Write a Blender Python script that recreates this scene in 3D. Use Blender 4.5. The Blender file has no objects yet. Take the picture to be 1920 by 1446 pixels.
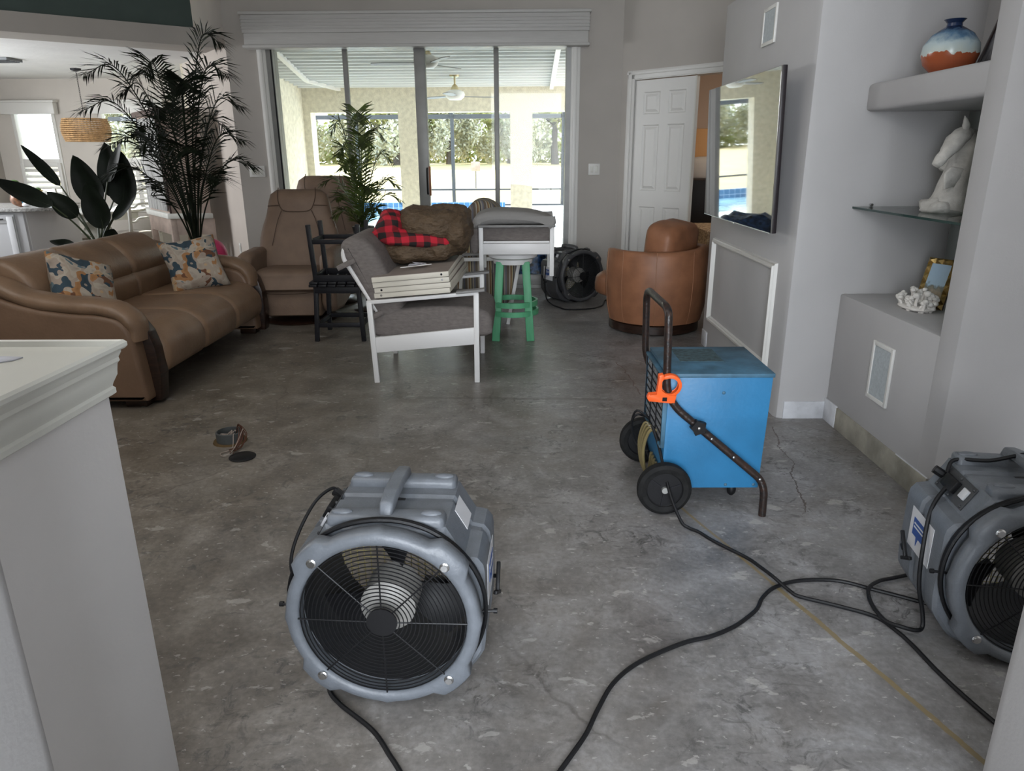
import bpy, bmesh, math, random
from mathutils import Vector, Matrix, noise
from math import sin, cos, pi, radians
C = bpy.context.scene.collection
S = bpy.context.scene
random.seed(7)

# ------------------------------------------------------------------ camera
cam = bpy.data.objects.new('camera', bpy.data.cameras.new('camera'))
C.objects.link(cam)
def cam_matrix(p, r, y):
    fwd = Vector((sin(y)*cos(p), cos(y)*cos(p), -sin(p))); right = Vector((cos(y), -sin(y), 0)); down = -right.cross(fwd)
    r2 = cos(r)*right + sin(r)*down; d2 = -sin(r)*right + cos(r)*down
    m = Matrix.Identity(4)
    for i in range(3):
        m[i][0] = r2[i]; m[i][1] = -d2[i]; m[i][2] = -fwd[i]
    m[2][3] = 1.4
    return m
cam.matrix_world = cam_matrix(radians(17.8), radians(.37), radians(-.64))
cam.data.sensor_width = 36; cam.data.sensor_fit = 'HORIZONTAL'; cam.data.lens = 1341/1920*36
cam.data.clip_end = 400
S.camera = cam
# ------------------------------------------------------------------ sky, sun, daylight, added fill lights, exposure
S.view_settings.view_transform = 'Standard'; S.view_settings.look = 'None'
S.view_settings.gamma = 1; S.view_settings.exposure = 0.0
W = bpy.data.worlds.new('sky'); S.world = W; W.use_nodes = True
wn = W.node_tree.nodes; wl = W.node_tree.links
bg = wn['Background']; bg.inputs[1].default_value = 4.6
tc = wn.new('ShaderNodeTexCoord'); sx = wn.new('ShaderNodeSeparateXYZ'); cr = wn.new('ShaderNodeValToRGB')
wl.new(tc.outputs['Generated'], sx.inputs[0]); wl.new(sx.outputs[2], cr.inputs[0]); wl.new(cr.outputs[0], bg.inputs[0])
cr.color_ramp.elements[0].color = (.95, .97, 1, 1); cr.color_ramp.elements[1].color = (.45, .65, 1, 1)
sun = bpy.data.lights.new('sun', 'SUN'); sun.energy = 14.0; sun.angle = radians(1.2); sun.color = (1, .94, .82)
so = bpy.data.objects.new('sun', sun); C.objects.link(so)
so.rotation_euler = Vector((.35, -.75, -.55)).to_track_quat('-Z', 'Y').to_euler()
def area(name, loc, d, sx_, sy_, e, col):
    l = bpy.data.lights.new(name, 'AREA'); l.shape = 'RECTANGLE'; l.size = sx_; l.size_y = sy_; l.energy = e; l.color = col
    o = bpy.data.objects.new(name, l); C.objects.link(o); o.location = loc
    o.rotation_euler = Vector(d).to_track_quat('-Z', 'Y').to_euler(); return o
area('daylight_front_window', (-.1, -2.2, 1.6), (0, 1, -.10), 2.2, 2.4, 235, (.88, .94, 1))
area('added_ceiling_fill', (-2.2, 2.6, 3.5), (.1, .25, -1), 3.0, 2.4, 55, (1, .95, .88))  # added unseen fill under the ceiling; no window stands here
area('added_dining_fill', (-7.2, 7.2, 1.7), (1, .3, -.1), 2.0, 1.2, 120, (.95, .97, 1))  # added unseen fill to brighten the dining area; the wall has no opening

# ------------------------------------------------------------------ materials
MATS = {}
def srgb(r, g, b):
    f = lambda c: (c/255/12.92) if c/255 <= .04045 else ((c/255+.055)/1.055)**2.4
    return (f(r), f(g), f(b))
def mat(name, col, rough=.5, metal=0, ns=0, na=.12, bump=0, bs=40, bd=.01, spec=.5, rv=0, col2=None, stretch=None, **kw):
    if name in MATS: return MATS[name]
    m = bpy.data.materials.new(name); m.use_nodes = True; MATS[name] = m
    n = m.node_tree.nodes; l = m.node_tree.links; p = n['Principled BSDF']
    p.inputs['Base Color'].default_value = (*col, 1); p.inputs['Roughness'].default_value = rough
    p.inputs['Metallic'].default_value = metal; p.inputs['Specular IOR Level'].default_value = spec
    for k, v in kw.items(): p.inputs[k.replace('_', ' ')].default_value = v
    t = n.new('ShaderNodeTexCoord'); src = t.outputs['Object']
    if stretch:
        mp = n.new('ShaderNodeMapping'); l.new(src, mp.inputs[0]); mp.inputs['Scale'].default_value = stretch; src = mp.outputs[0]
    if ns:
        x = n.new('ShaderNodeTexNoise'); x.inputs['Scale'].default_value = ns; x.inputs['Detail'].default_value = 5; l.new(src, x.inputs[0])
        r = n.new('ShaderNodeValToRGB'); l.new(x.outputs[0], r.inputs[0])
        c2 = col2 or tuple(c*(1-2*na) for c in col); c1 = col if col2 else tuple(min(1, c*(1+na)) for c in col)
        r.color_ramp.elements[0].color = (*c2, 1); r.color_ramp.elements[1].color = (*c1, 1)
        r.color_ramp.elements[0].position = .32; r.color_ramp.elements[1].position = .66
        l.new(r.outputs[0], p.inputs['Base Color'])
    if bump:
        y = n.new('ShaderNodeTexNoise'); y.inputs['Scale'].default_value = bs; y.inputs['Detail'].default_value = 3; l.new(src, y.inputs[0])
        b = n.new('ShaderNodeBump'); b.inputs['Strength'].default_value = bump; b.inputs['Distance'].default_value = bd
        l.new(y.outputs[0], b.inputs['Height']); l.new(b.outputs[0], p.inputs['Normal'])
    return m
def nt(m): return m.node_tree.nodes, m.node_tree.links, m.node_tree.nodes['Principled BSDF']
def math_(n, l, op, a, b=None, c=None):
    x = n.new('ShaderNodeMath'); x.operation = op
    for i, v in enumerate((a, b, c)):
        if v is None: continue
        if isinstance(v, (int, float)): x.inputs[i].default_value = v
        else: l.new(v, x.inputs[i])
    return x.outputs[0]
def mix(n, l, f, a, b):
    x = n.new('ShaderNodeMix'); x.data_type = 'RGBA'
    for i, v in ((0, f), (6, a), (7, b)):
        if isinstance(v, (int, float)): x.inputs[i].default_value = v
        elif isinstance(v, tuple): x.inputs[i].default_value = (*v, 1)
        else: l.new(v, x.inputs[i])
    return x.outputs[2]
def ramp(n, l, f, stops, const=False):
    r = n.new('ShaderNodeValToRGB'); l.new(f, r.inputs[0]); e = r.color_ramp.elements
    if const: r.color_ramp.interpolation = 'CONSTANT'
    while len(e) < len(stops): e.new(.5)
    for i, (p, c) in enumerate(stops): e[i].position = p; e[i].color = (*c, 1)
    return r.outputs[0]

wallc = (.44, .41, .375)
M_wall = mat('wall_paint', wallc, .75, ns=3, na=.02, bump=.06, bs=120)
M_wallr = mat('wall_paint_satin', (.45, .44, .44), .6, ns=3, na=.02, bump=.05, bs=120)
M_white = mat('white_trim', (.72, .71, .68), .38, bump=.02, bs=60)
M_ivory = mat('ivory_trim', (.66, .655, .60), .35, bump=.02, bs=60)
M_green_wall = mat('green_wall', (.07, .10, .09), .7, ns=4, na=.05)
M_ceil = mat('ceiling_paint', (.78, .78, .77), .8, bump=.3, bs=18, ns=2, na=.03)
M_dining = mat('dining_wall', (.62, .58, .53), .8, ns=3, na=.02)
M_alu = mat('grey_aluminium', (.27, .27, .26), .45, .3, ns=8, na=.05)
M_stucco = mat('cream_stucco', (.74, .69, .56), .9, ns=14, na=.08, bump=.8, bs=60)
M_black = mat('black_rubber', (.007, .007, .008), .5, spec=.3, ns=30, na=.1, bump=.1, bs=90)
M_blackp = mat('black_plastic', (.009, .009, .010), .42, spec=.3, bump=.05, bs=80)
M_chrome = mat('bright_metal', (.6, .6, .6), .25, 1)
M_fan = mat('grey_rotomoulded_plastic', (.140, .153, .172), .42, ns=25, na=.06, bump=.12, bs=150)
M_blade = mat('fan_blade', (.009, .009, .010), .5, spec=.25, bump=.03)
M_motor = mat('motor_casing', (.40, .385, .36), .45, ns=10, na=.1)
M_mesh = mat('olive_wire', (.42, .36, .17), .5, .3)
M_label = mat('label_white', (.6, .6, .62), .5)
M_blue_ink = mat('label_blue', (.03, .08, .28), .5)
M_sticker = mat('sticker_grey', (.25, .27, .3), .5)
M_blue = mat('blue_enamel', (.026, .17, .35), .45, ns=5, na=.08, bump=.08, bs=70)
M_bluetop = mat('worn_blue_enamel', (.05, .13, .20), .55, ns=9, na=.25, bump=.1, bs=70)
M_tube = mat('scuffed_black_tube', (.010, .009, .009), .36, ns=60, col2=(.035, .018, .013), bump=.2, bs=90, spec=.4)
M_orange = mat('orange_plastic', (.85, .12, .02), .4, bump=.02)
M_leather = mat('taupe_leather', (.225, .142, .088), .38, ns=6, na=.08, bump=.18, bs=45, spec=.45)
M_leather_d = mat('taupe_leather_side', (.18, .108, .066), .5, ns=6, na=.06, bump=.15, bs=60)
M_suede = mat('taupe_recliner', (.20, .133, .092), .6, ns=8, na=.06, bump=.15, bs=60)
M_seam = mat('brown_seam', (.07, .04, .025), .7)
M_walnut = mat('dark_walnut', (.03, .014, .009), .3, ns=12, na=.3, stretch=(1, 1, 6), bump=.05)
M_tan = mat('cognac_leather', (.29, .125, .062), .5, ns=7, na=.12, bump=.35, bs=7, bd=.012)
M_wframe = mat('white_powdercoat', (.72, .71, .70), .4, bump=.02)
M_greycush = mat('grey_canvas', (.165, .145, .135), .9, ns=30, na=.08, bump=.6, bs=9, bd=.02, stretch=(1, .8, 2.5))
M_greywood = mat('grey_faux_wood', (.24, .235, .23), .6, ns=10, na=.15, stretch=(1, 12, 12), bump=.1)
M_charcoal = mat('charcoal_paint', (.011, .011, .014), .5, spec=.3, ns=20, na=.1, bump=.1)
M_mint = mat('green_painted_wood', (.085, .34, .17), .5, ns=14, na=.12, stretch=(1, 1, .2), bump=.12, bs=60)
M_boardw = mat('cream_board', (.66, .62, .53), .5, ns=5, na=.04)
M_boardt = mat('taupe_board_face', (.30, .26, .23), .6, ns=5, na=.05)
M_comf = mat('brown_quilt', (.10, .064, .035), .7, ns=9, na=.1, bump=1, bs=9, bd=.045, stretch=(1.5, .7, 2.6))
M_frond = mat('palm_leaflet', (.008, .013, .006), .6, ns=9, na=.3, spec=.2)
M_frond2 = mat('small_palm_leaflet', (.07, .105, .02), .45, ns=7, na=.4)
M_stem = mat('palm_stem', (.02, .018, .012), .6)
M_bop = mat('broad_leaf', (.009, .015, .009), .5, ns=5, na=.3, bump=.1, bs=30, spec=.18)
M_bopg = mat('broad_leaf_stem', (.05, .07, .03), .5)
M_pot = mat('dark_pot', (.03, .03, .03), .5)
M_pink = mat('pink_rubber', (.62, .05, .16), .4)
M_lime = mat('pale_green_rubber', (.30, .38, .12), .5)
M_rattan = mat('rattan', (.52, .32, .15), .7, ns=30, na=.2)
M_vasetop = None
M_plaster = mat('white_plaster', (.60, .58, .54), .8, ns=14, na=.15, bump=.8, bs=30)
M_coral = mat('white_coral', (.75, .72, .68), .8, bump=.6, bs=60)
M_gold = mat('antique_gold', (.42, .28, .10), .35, .85, ns=20, na=.3)
M_dframe = mat('dark_frame', (.03, .014, .012), .4)
M_beige = mat('beige_furniture', (.42, .33, .28), .6, ns=8, na=.1)
M_bwhite = mat('off_white_furniture', (.66, .66, .62), .5, ns=8, na=.05)
M_plank = mat('whitewashed_plank', (.36, .36, .35), .7, ns=7, na=.3, stretch=(8, 8, .6))
M_upholst = mat('grey_beige_upholstery', (.40, .37, .34), .9)
M_counter = mat('granite', (.42, .42, .41), .3, ns=60, na=.3)
M_cab = mat('grey_white_cabinet', (.55, .56, .58), .45)
M_cabpanel = mat('cabinet_side_panel', (.66, .66, .67), .5)
M_pcb = mat('copper_wire', (.11, .045, .028), .4, .5)
M_wirew = mat('pale_wire', (.34, .28, .24), .5)
M_paper = mat('paper', (.55, .56, .62), .7, ns=18, na=.15)
M_baseb = mat('bare_drywall', (.36, .34, .285), .9, ns=7, na=.18, bump=.4, bs=40)
M_basew = mat('torn_primer', (.60, .61, .64), .85, ns=9, na=.1, bump=.4, bs=50)
M_olive = mat('aged_hose', (.17, .135, .06), .3)
M_bag = mat('blue_tarp', (.035, .09, .26), .4, ns=24, na=.5, bump=.8, bs=30)

def glass(name, tint=(1, 1, 1), ior=1.5):
    m = bpy.data.materials.new(name); m.use_nodes = True; n = m.node_tree.nodes; l = m.node_tree.links
    for x in list(n):
        if x.type != 'OUTPUT_MATERIAL': n.remove(x)
    o = [x for x in n if x.type == 'OUTPUT_MATERIAL'][0]
    t = n.new('ShaderNodeBsdfTransparent'); t.inputs[0].default_value = (*tint, 1)
    g = n.new('ShaderNodeBsdfGlossy'); g.inputs['Roughness'].default_value = .01
    f = n.new('ShaderNodeFresnel'); f.inputs[0].default_value = ior
    mx = n.new('ShaderNodeMixShader'); l.new(f.outputs[0], mx.inputs[0]); l.new(t.outputs[0], mx.inputs[1]); l.new(g.outputs[0], mx.inputs[2]); l.new(mx.outputs[0], o.inputs[0])
    return m
M_glass = glass('window_glass', (.93, .96, .95), 1.22); M_gshelf = glass('shelf_glass', (.78, .88, .84))
M_mirror = mat('mirror', (.62, .66, .63), .02, 1)
M_tv = mat('tv_screen', (.012, .013, .016), .04, spec=1.0, Coat_Weight=1.0, Coat_Roughness=.02)
M_tv.node_tree.nodes['Principled BSDF'].inputs['Coat IOR'].default_value = 2.3
M_tvb = mat('tv_casing', (.02, .015, .018), .35)

# concrete floor
def floor_mat():
    m = mat('stained_concrete', (.3, .3, .3), .55); n, l, p = nt(m)
    t = n.new('ShaderNodeTexCoord').outputs['Object']
    def noi(sc, det=6, dist=0, rough=.6, vec=None):
        x = n.new('ShaderNodeTexNoise'); x.inputs['Scale'].default_value = sc; x.inputs['Detail'].default_value = det
        x.inputs['Distortion'].default_value = dist; x.inputs['Roughness'].default_value = rough; l.new(vec or t, x.inputs[0]); return x
    big = noi(1.1, 6, .6); mid = noi(4.2, 8, .4, .7); fine = noi(55, 6); scr = noi(13, 6, 1.5, .75)
    s = n.new('ShaderNodeSeparateXYZ'); l.new(t, s.inputs[0])
    base = ramp(n, l, big.outputs[0], [(.3, (.105, .097, .088)), (.5, (.19, .185, .175)), (.70, (.29, .29, .295))])
    midc = ramp(n, l, mid.outputs[0], [(.30, (.075, .07, .064)), (.5, (.195, .19, .182)), (.68, (.35, .35, .35))])
    c = mix(n, l, .6, base, midc)
    # brownish left side darkened with painted-in shade; right cooled like bluish window light
    gx = math_(n, l, 'ADD', s.outputs[0], math_(n, l, 'MULTIPLY', big.outputs[0], 1.2))
    g = n.new('ShaderNodeMapRange'); l.new(gx, g.inputs[0]); g.inputs[1].default_value = -1.0; g.inputs[2].default_value = 1.3
    tint = mix(n, l, g.outputs[0], (.90, .80, .68), (1.10, 1.09, 1.12))
    mm = n.new('ShaderNodeMix'); mm.data_type = 'RGBA'; mm.blend_type = 'MULTIPLY'; mm.inputs[0].default_value = 1
    l.new(c, mm.inputs[6]); l.new(tint, mm.inputs[7]); c = mm.outputs[2]
    # fine grain
    fr = ramp(n, l, fine.outputs[0], [(.3, (.8, .8, .8)), (.7, (1.15, 1.15, 1.15))])
    mm = n.new('ShaderNodeMix'); mm.data_type = 'RGBA'; mm.blend_type = 'MULTIPLY'; mm.inputs[0].default_value = 1
    l.new(c, mm.inputs[6]); l.new(fr, mm.inputs[7]); c = mm.outputs[2]
    # dark smudges
    sm = ramp(n, l, scr.outputs[0], [(.52, (0, 0, 0)), (.62, (1, 1, 1))])
    sb = ramp(n, l, noi(2.3, 3).outputs[0], [(.44, (0, 0, 0)), (.60, (.85, .85, .85))])
    c = mix(n, l, math_(n, l, 'MULTIPLY', sm, sb), c, (.075, .072, .070))
    mq = n.new('ShaderNodeMapping'); l.new(t, mq.inputs[0]); mq.inputs['Scale'].default_value = (5, 22, 1); mq.inputs['Rotation'].default_value = (0, 0, .5)
    sc1 = ramp(n, l, noi(2.2, 5, .8, .65, mq.outputs[0]).outputs[0], [(.57, (0, 0, 0)), (.64, (.55, .55, .55))])
    c = mix(n, l, math_(n, l, 'MULTIPLY', sc1, sb), c, (.06, .056, .052))
    sc2 = ramp(n, l, noi(.8, 5, .5, .7).outputs[0], [(.50, (0, 0, 0)), (.66, (.5, .5, .5))])
    c = mix(n, l, sc2, c, (.145, .118, .090))
    # white thinset residue: flattened patches and specks
    mp = n.new('ShaderNodeMapping'); l.new(t, mp.inputs[0]); mp.inputs['Scale'].default_value = (1, 1.7, 1); mp.inputs['Rotation'].default_value = (0, 0, .3)
    w1 = ramp(n, l, noi(6.5, 7, .3, .6, mp.outputs[0]).outputs[0], [(.625, (0, 0, 0)), (.645, (1, 1, 1))])
    w2 = ramp(n, l, noi(38, 3, .5, .5, mp.outputs[0]).outputs[0], [(.665, (0, 0, 0)), (.685, (1, 1, 1))])
    w = math_(n, l, 'MAXIMUM', math_(n, l, 'MULTIPLY', w1, .42), math_(n, l, 'MULTIPLY', w2, .5))
    c = mix(n, l, w, c, (.48, .46, .43))
    # rust / glue spots
    rs = ramp(n, l, noi(3.7, 8, .8, .7).outputs[0], [(.70, (0, 0, 0)), (.74, (1, 1, 1))])
    c = mix(n, l, math_(n, l, 'MULTIPLY', rs, .5), c, (.22, .14, .07))
    # hairline cracks
    v = n.new('ShaderNodeTexVoronoi'); v.feature = 'DISTANCE_TO_EDGE'; v.inputs['Scale'].default_value = .55
    dm = n.new('ShaderNodeMix'); dm.data_type = 'VECTOR'; dm.inputs[0].default_value = .16; l.new(t, dm.inputs[4]); l.new(noi(3, 6).outputs[1], dm.inputs[5]); l.new(dm.outputs[1], v.inputs[0])
    ck = ramp(n, l, v.outputs[0], [(.0, (1, 1, 1)), (.0016, (0, 0, 0))])
    ckm = ramp(n, l, noi(.9, 2).outputs[0], [(.52, (0, 0, 0)), (.60, (.5, .5, .5))])
    c = mix(n, l, math_(n, l, 'MULTIPLY', ck, ckm), c, (.06, .05, .045))
    # adhesive line running from the right wheel to the lower right
    def line(c, x0, y0, x1, y1, w, col, amt, wob=.012):
        dx, dy = x1-x0, y1-y0; L = math.hypot(dx, dy); nx, ny = -dy/L, dx/L
        a = math_(n, l, 'MULTIPLY', s.outputs[0], nx); a = math_(n, l, 'MULTIPLY_ADD', s.outputs[1], ny, a)
        a = math_(n, l, 'SUBTRACT', a, x0*nx+y0*ny); a = math_(n, l, 'ADD', a, math_(n, l, 'MULTIPLY', math_(n, l, 'SUBTRACT', mid.outputs[0], .5), wob*2))
        a = math_(n, l, 'ABSOLUTE', a); a = math_(n, l, 'LESS_THAN', a, w)
        q = math_(n, l, 'MULTIPLY', s.outputs[0], dx/L); q = math_(n, l, 'MULTIPLY_ADD', s.outputs[1], dy/L, q); q = math_(n, l, 'SUBTRACT', q, (x0*dx+y0*dy)/L)
        q = math_(n, l, 'MULTIPLY', math_(n, l, 'GREATER_THAN', q, 0), math_(n, l, 'LESS_THAN', q, L))
        return mix(n, l, math_(n, l, 'MULTIPLY', math_(n, l, 'MULTIPLY', a, q), amt), c, col)
    c = line(c, .66, 2.72, .862, 2.14, .006, (.22, .16, .07), .8)
    c = line(c, .862, 2.14, 1.135, 1.33, .009, (.20, .15, .07), .85)
    c = line(c, -.75, 4.13, .56, 4.08, .02, (.09, .08, .07), .5, .03)
    c = line(c, .70, 4.885, .745, 4.17, .0035, (.10, .06, .05), .8, .06)
    c = line(c, 1.36, 3.62, 1.285, 3.13, .0035, (.07, .05, .045), .9, .06)
    c = line(c, 1.285, 3.13, 1.17, 2.65, .0035, (.07, .05, .045), .9, .06)
    l.new(c, p.inputs['Base Color'])
    rr = n.new('ShaderNodeMapRange'); l.new(mid.outputs[0], rr.inputs[0]); rr.inputs[3].default_value = .24; rr.inputs[4].default_value = .52
    l.new(rr.outputs[0], p.inputs['Roughness'])
    b = n.new('ShaderNodeBump'); b.inputs['Strength'].default_value = .35; b.inputs['Distance'].default_value = .004
    l.new(math_(n, l, 'ADD', mid.outputs[0], math_(n, l, 'MULTIPLY', fine.outputs[0], .3)), b.inputs['Height']); l.new(b.outputs[0], p.inputs['Normal'])
    return m
M_floor = floor_mat()

def pattern_mats():
    # floral cushion
    m = mat('floral_print', (.6, .55, .45), .85); n, l, p = nt(m); t = n.new('ShaderNodeTexCoord').outputs['Object']
    mp = n.new('ShaderNodeMix'); mp.data_type = 'VECTOR'; mp.inputs[0].default_value = .30
    no = n.new('ShaderNodeTexNoise'); no.inputs['Scale'].default_value = 7; l.new(t, no.inputs[0]); l.new(t, mp.inputs[4]); l.new(no.outputs[1], mp.inputs[5])
    v = n.new('ShaderNodeTexVoronoi'); v.inputs['Scale'].default_value = 19; l.new(mp.outputs[1], v.inputs[0])
    s = n.new('ShaderNodeSeparateColor'); l.new(v.outputs[1], s.inputs[0])
    col = ramp(n, l, s.outputs[0], [(0, (.40, .35, .29)), (.28, (.33, .27, .22)), (.45, (.36, .30, .24)), (.56, (.10, .15, .17)), (.66, (.03, .055, .075)), (.75, (.34, .17, .07)), (.84, (.46, .32, .19)), (.92, (.14, .06, .03))], True)
    sh = ramp(n, l, v.outputs[0], [(.0, (.75, .75, .75)), (.5, (1.1, 1.1, 1.1))])
    mm = n.new('ShaderNodeMix'); mm.data_type = 'RGBA'; mm.blend_type = 'MULTIPLY'; mm.inputs[0].default_value = 1
    l.new(col, mm.inputs[6]); l.new(sh, mm.inputs[7]); l.new(mm.outputs[2], p.inputs['Base Color'])
    # buffalo plaid
    m = mat('buffalo_plaid', (.5, .02, .03), .85); n, l, p = nt(m); t = n.new('ShaderNodeTexCoord').outputs['Object']
    s = n.new('ShaderNodeSeparateXYZ'); l.new(t, s.inputs[0])
    a = math_(n, l, 'GREATER_THAN', math_(n, l, 'SINE', math_(n, l, 'MULTIPLY', math_(n, l, 'ADD', s.outputs[0], math_(n, l, 'MULTIPLY', s.outputs[1], .5)), 62)), 0)
    b = math_(n, l, 'GREATER_THAN', math_(n, l, 'SINE', math_(n, l, 'MULTIPLY', math_(n, l, 'ADD', s.outputs[2], math_(n, l, 'MULTIPLY', s.outputs[1], .7)), 70)), 0)
    l.new(ramp(n, l, math_(n, l, 'MULTIPLY', math_(n, l, 'ADD', a, b), .5), [(0, (.50, .012, .03)), (.5, (.20, .008, .014)), (.95, (.012, .008, .008))]), p.inputs['Base Color'])
    # stripes
    m = mat('striped_canvas', (.4, .35, .3), .9); n, l, p = nt(m); t = n.new('ShaderNodeTexCoord').outputs['Object']
    s = n.new('ShaderNodeSeparateXYZ'); l.new(t, s.inputs[0])
    f = math_(n, l, 'FRACT', math_(n, l, 'MULTIPLY', math_(n, l, 'ADD', s.outputs[0], math_(n, l, 'MULTIPLY', s.outputs[1], .35)), 11))
    l.new(ramp(n, l, f, [(0, (.14, .11, .085)), (.22, (.36, .33, .27)), (.34, (.20, .11, .05)), (.48, (.38, .33, .2)), (.6, (.06, .055, .06)), (.7, (.30, .27, .23)), (.85, (.15, .15, .18))], True), p.inputs['Base Color'])
    # vase
    m = mat('vase_glaze', (.5, .5, .5), .25); n, l, p = nt(m); t = n.new('ShaderNodeTexCoord').outputs['Object']
    s = n.new('ShaderNodeSeparateXYZ'); l.new(t, s.inputs[0]); no = n.new('ShaderNodeTexNoise'); no.inputs['Scale'].default_value = 28; no.inputs['Detail'].default_value = 5; l.new(t, no.inputs[0])
    z = math_(n, l, 'ADD', s.outputs[2], math_(n, l, 'MULTIPLY', math_(n, l, 'SUBTRACT', no.outputs[0], .5), .07))
    l.new(ramp(n, l, math_(n, l, 'MULTIPLY', z, 5), [(0, (.36, .09, .035)), (.40, (.36, .09, .035)), (.41, (.55, .60, .55)), (.62, (.48, .58, .60)), (.80, (.10, .20, .32)), (.93, (.015, .03, .08))]), p.inputs['Base Color'])
    # photo picture
    m = mat('landscape_photo', (.3, .4, .5), .3); n, l, p = nt(m); t = n.new('ShaderNodeTexCoord').outputs['Object']
    s = n.new('ShaderNodeSeparateXYZ'); l.new(t, s.inputs[0]); no = n.new('ShaderNodeTexNoise'); no.inputs['Scale'].default_value = 50; l.new(t, no.inputs[0])
    z = math_(n, l, 'ADD', s.outputs[2], math_(n, l, 'MULTIPLY', math_(n, l, 'SUBTRACT', no.outputs[0], .5), .06))
    l.new(ramp(n, l, math_(n, l, 'MULTIPLY', z, 5), [(0, (.28, .2, .13)), (.35, (.35, .28, .2)), (.5, (.12, .13, .10)), (.58, (.30, .42, .52)), (1, (.34, .48, .62))]), p.inputs['Base Color'])
    # wine-dark artwork
    m = mat('dark_artwork', (.05, .05, .06), .3, ns=16, col2=(.30, .30, .32))
    # lanai ceiling ribs
    m = mat('ribbed_pan_ceiling', (.78, .8, .8), .5); n, l, p = nt(m); t = n.new('ShaderNodeTexCoord').outputs['Object']
    # pool tile
    m = mat('pool_tile', (.05, .2, .5), .2); n, l, p = nt(m); t = n.new('ShaderNodeTexCoord').outputs['Object']
    br = n.new('ShaderNodeTexBrick'); l.new(t, br.inputs[0]); br.offset = 0; br.inputs['Scale'].default_value = 3.2; br.inputs['Brick Width'].default_value = .5; br.inputs['Row Height'].default_value = .5
    mp = n.new('ShaderNodeMapping'); mp.inputs['Rotation'].default_value = (pi/2, 0, 0); l.new(t, mp.inputs[0]); l.new(mp.outputs[0], br.inputs[0])
    br.inputs['Color1'].default_value = (.04, .13, .26, 1); br.inputs['Color2'].default_value = (.06, .18, .33, 1); br.inputs['Mortar'].default_value = (.5, .6, .7, 1)
    l.new(br.outputs[0], p.inputs['Base Color'])
    # grass
    m = mat('dry_lawn', (.58, .45, .22), .9, ns=1.2, col2=(.46, .38, .16), bump=.3, bs=8)
    m = mat('pool_water', (.38, .64, .72), .12, ns=3, na=.2, bump=.25, bs=5)
    m = mat('pool_deck_concrete', (.74, .72, .68), .8, ns=2, na=.06)
    m = mat('tree_leaves', (.62, .62, .34), .8, ns=.9, col2=(.36, .40, .17))
    m = mat('hanging_moss_leaves', (.62, .61, .48), .9, ns=.9, col2=(.45, .45, .32))
    m = mat('oak_bark', (.12, .10, .08), .9, ns=6, na=.2)
    m = mat('patterned_bedding', (.45, .33, .2), .9, ns=40, col2=(.12, .07, .04))
pattern_mats()

# ------------------------------------------------------------------ mesh helpers
def B(): return bmesh.new()
def hexa(bm, P, bev=0, seg=2):
    vs = [bm.verts.new(p) for p in P]
    fs = [bm.faces.new([vs[i] for i in f]) for f in ((0, 3, 2, 1), (4, 5, 6, 7), (0, 1, 5, 4), (1, 2, 6, 5), (2, 3, 7, 6), (3, 0, 4, 7))]
    if bev: bmesh.ops.bevel(bm, geom=list({e for f in fs for e in f.edges}), offset=bev, segments=seg, affect='EDGES', profile=.5)
def box(bm, x0, x1, y0, y1, z0, z1, bev=0, M=None, seg=2):
    P = [Vector(p) for p in ((x0, y0, z0), (x1, y0, z0), (x1, y1, z0), (x0, y1, z0), (x0, y0, z1), (x1, y0, z1), (x1, y1, z1), (x0, y1, z1))]
    if M: P = [M @ p for p in P]
    hexa(bm, P, bev, seg)
def cbox(bm, c, s, bev=0, M=None): box(bm, c[0]-s[0]/2, c[0]+s[0]/2, c[1]-s[1]/2, c[1]+s[1]/2, c[2]-s[2]/2, c[2]+s[2]/2, bev, M)
def beam(bm, a, b, w, h, bev=0, up=Vector((0, 0, 1))):
    a = Vector(a); b = Vector(b); d = (b-a).normalized()
    if abs(d.dot(up)) > .98: up = Vector((0, 1, 0))
    s = d.cross(up).normalized(); u = s.cross(d)
    P = [p + s*i*w/2 + u*j*h/2 for p, (i, j) in ((a, (-1, -1)), (a, (1, -1)), (b, (1, -1)), (b, (-1, -1)), (a, (-1, 1)), (a, (1, 1)), (b, (1, 1)), (b, (-1, 1)))]
    hexa(bm, P, bev)
def spline(P, k=8, closed=False):
    P = [Vector(p) for p in P]; n = len(P); out = []
    for i in range(n if closed else n-1):
        p1, p2 = P[i], P[(i+1) % n]
        p0 = P[i-1] if (closed or i > 0) else p1*2-p2
        p3 = P[(i+2) % n] if (closed or i < n-2) else p2*2-p1
        for j in range(k):
            t = j/k; out.append(.5*((2*p1)+(p2-p0)*t+(2*p0-5*p1+4*p2-p3)*t*t+(3*p1-p0-3*p2+p3)*t**3))
    if not closed: out.append(P[-1])
    return out
def loft(bm, rings, cap=True, closed=False):
    R = [[bm.verts.new(p) for p in r] for r in rings]; n = len(R[0])
    for i in range(len(R) if closed else len(R)-1):
        a, b = R[i], R[(i+1) % len(R)]
        for j in range(n): bm.faces.new((a[j], a[(j+1) % n], b[(j+1) % n], b[j]))
    if cap and not closed: bm.faces.new(R[0][::-1]); bm.faces.new(R[-1])
def tube(bm, P, r, n=8, k=0, closed=False, flat=1):
    if k: P = spline(P, k, closed)
    P = [Vector(p) for p in P]; m = len(P); rings = []
    up = None
    for i, p in enumerate(P):
        a = P[i-1] if (i > 0 or closed) else p; b = P[(i+1) % m] if (i < m-1 or closed) else p
        d = (b-a).normalized()
        if up is None: up = Vector((0, 0, 1)) if abs(d.z) < .9 else Vector((1, 0, 0))
        s = d.cross(up).normalized(); up = s.cross(d)
        rr = r(i/(m-1)) if callable(r) else r
        rings.append([p + (s*cos(2*pi*j/n) + up*flat*sin(2*pi*j/n))*rr for j in range(n)])
    loft(bm, rings, True, closed)
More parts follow.
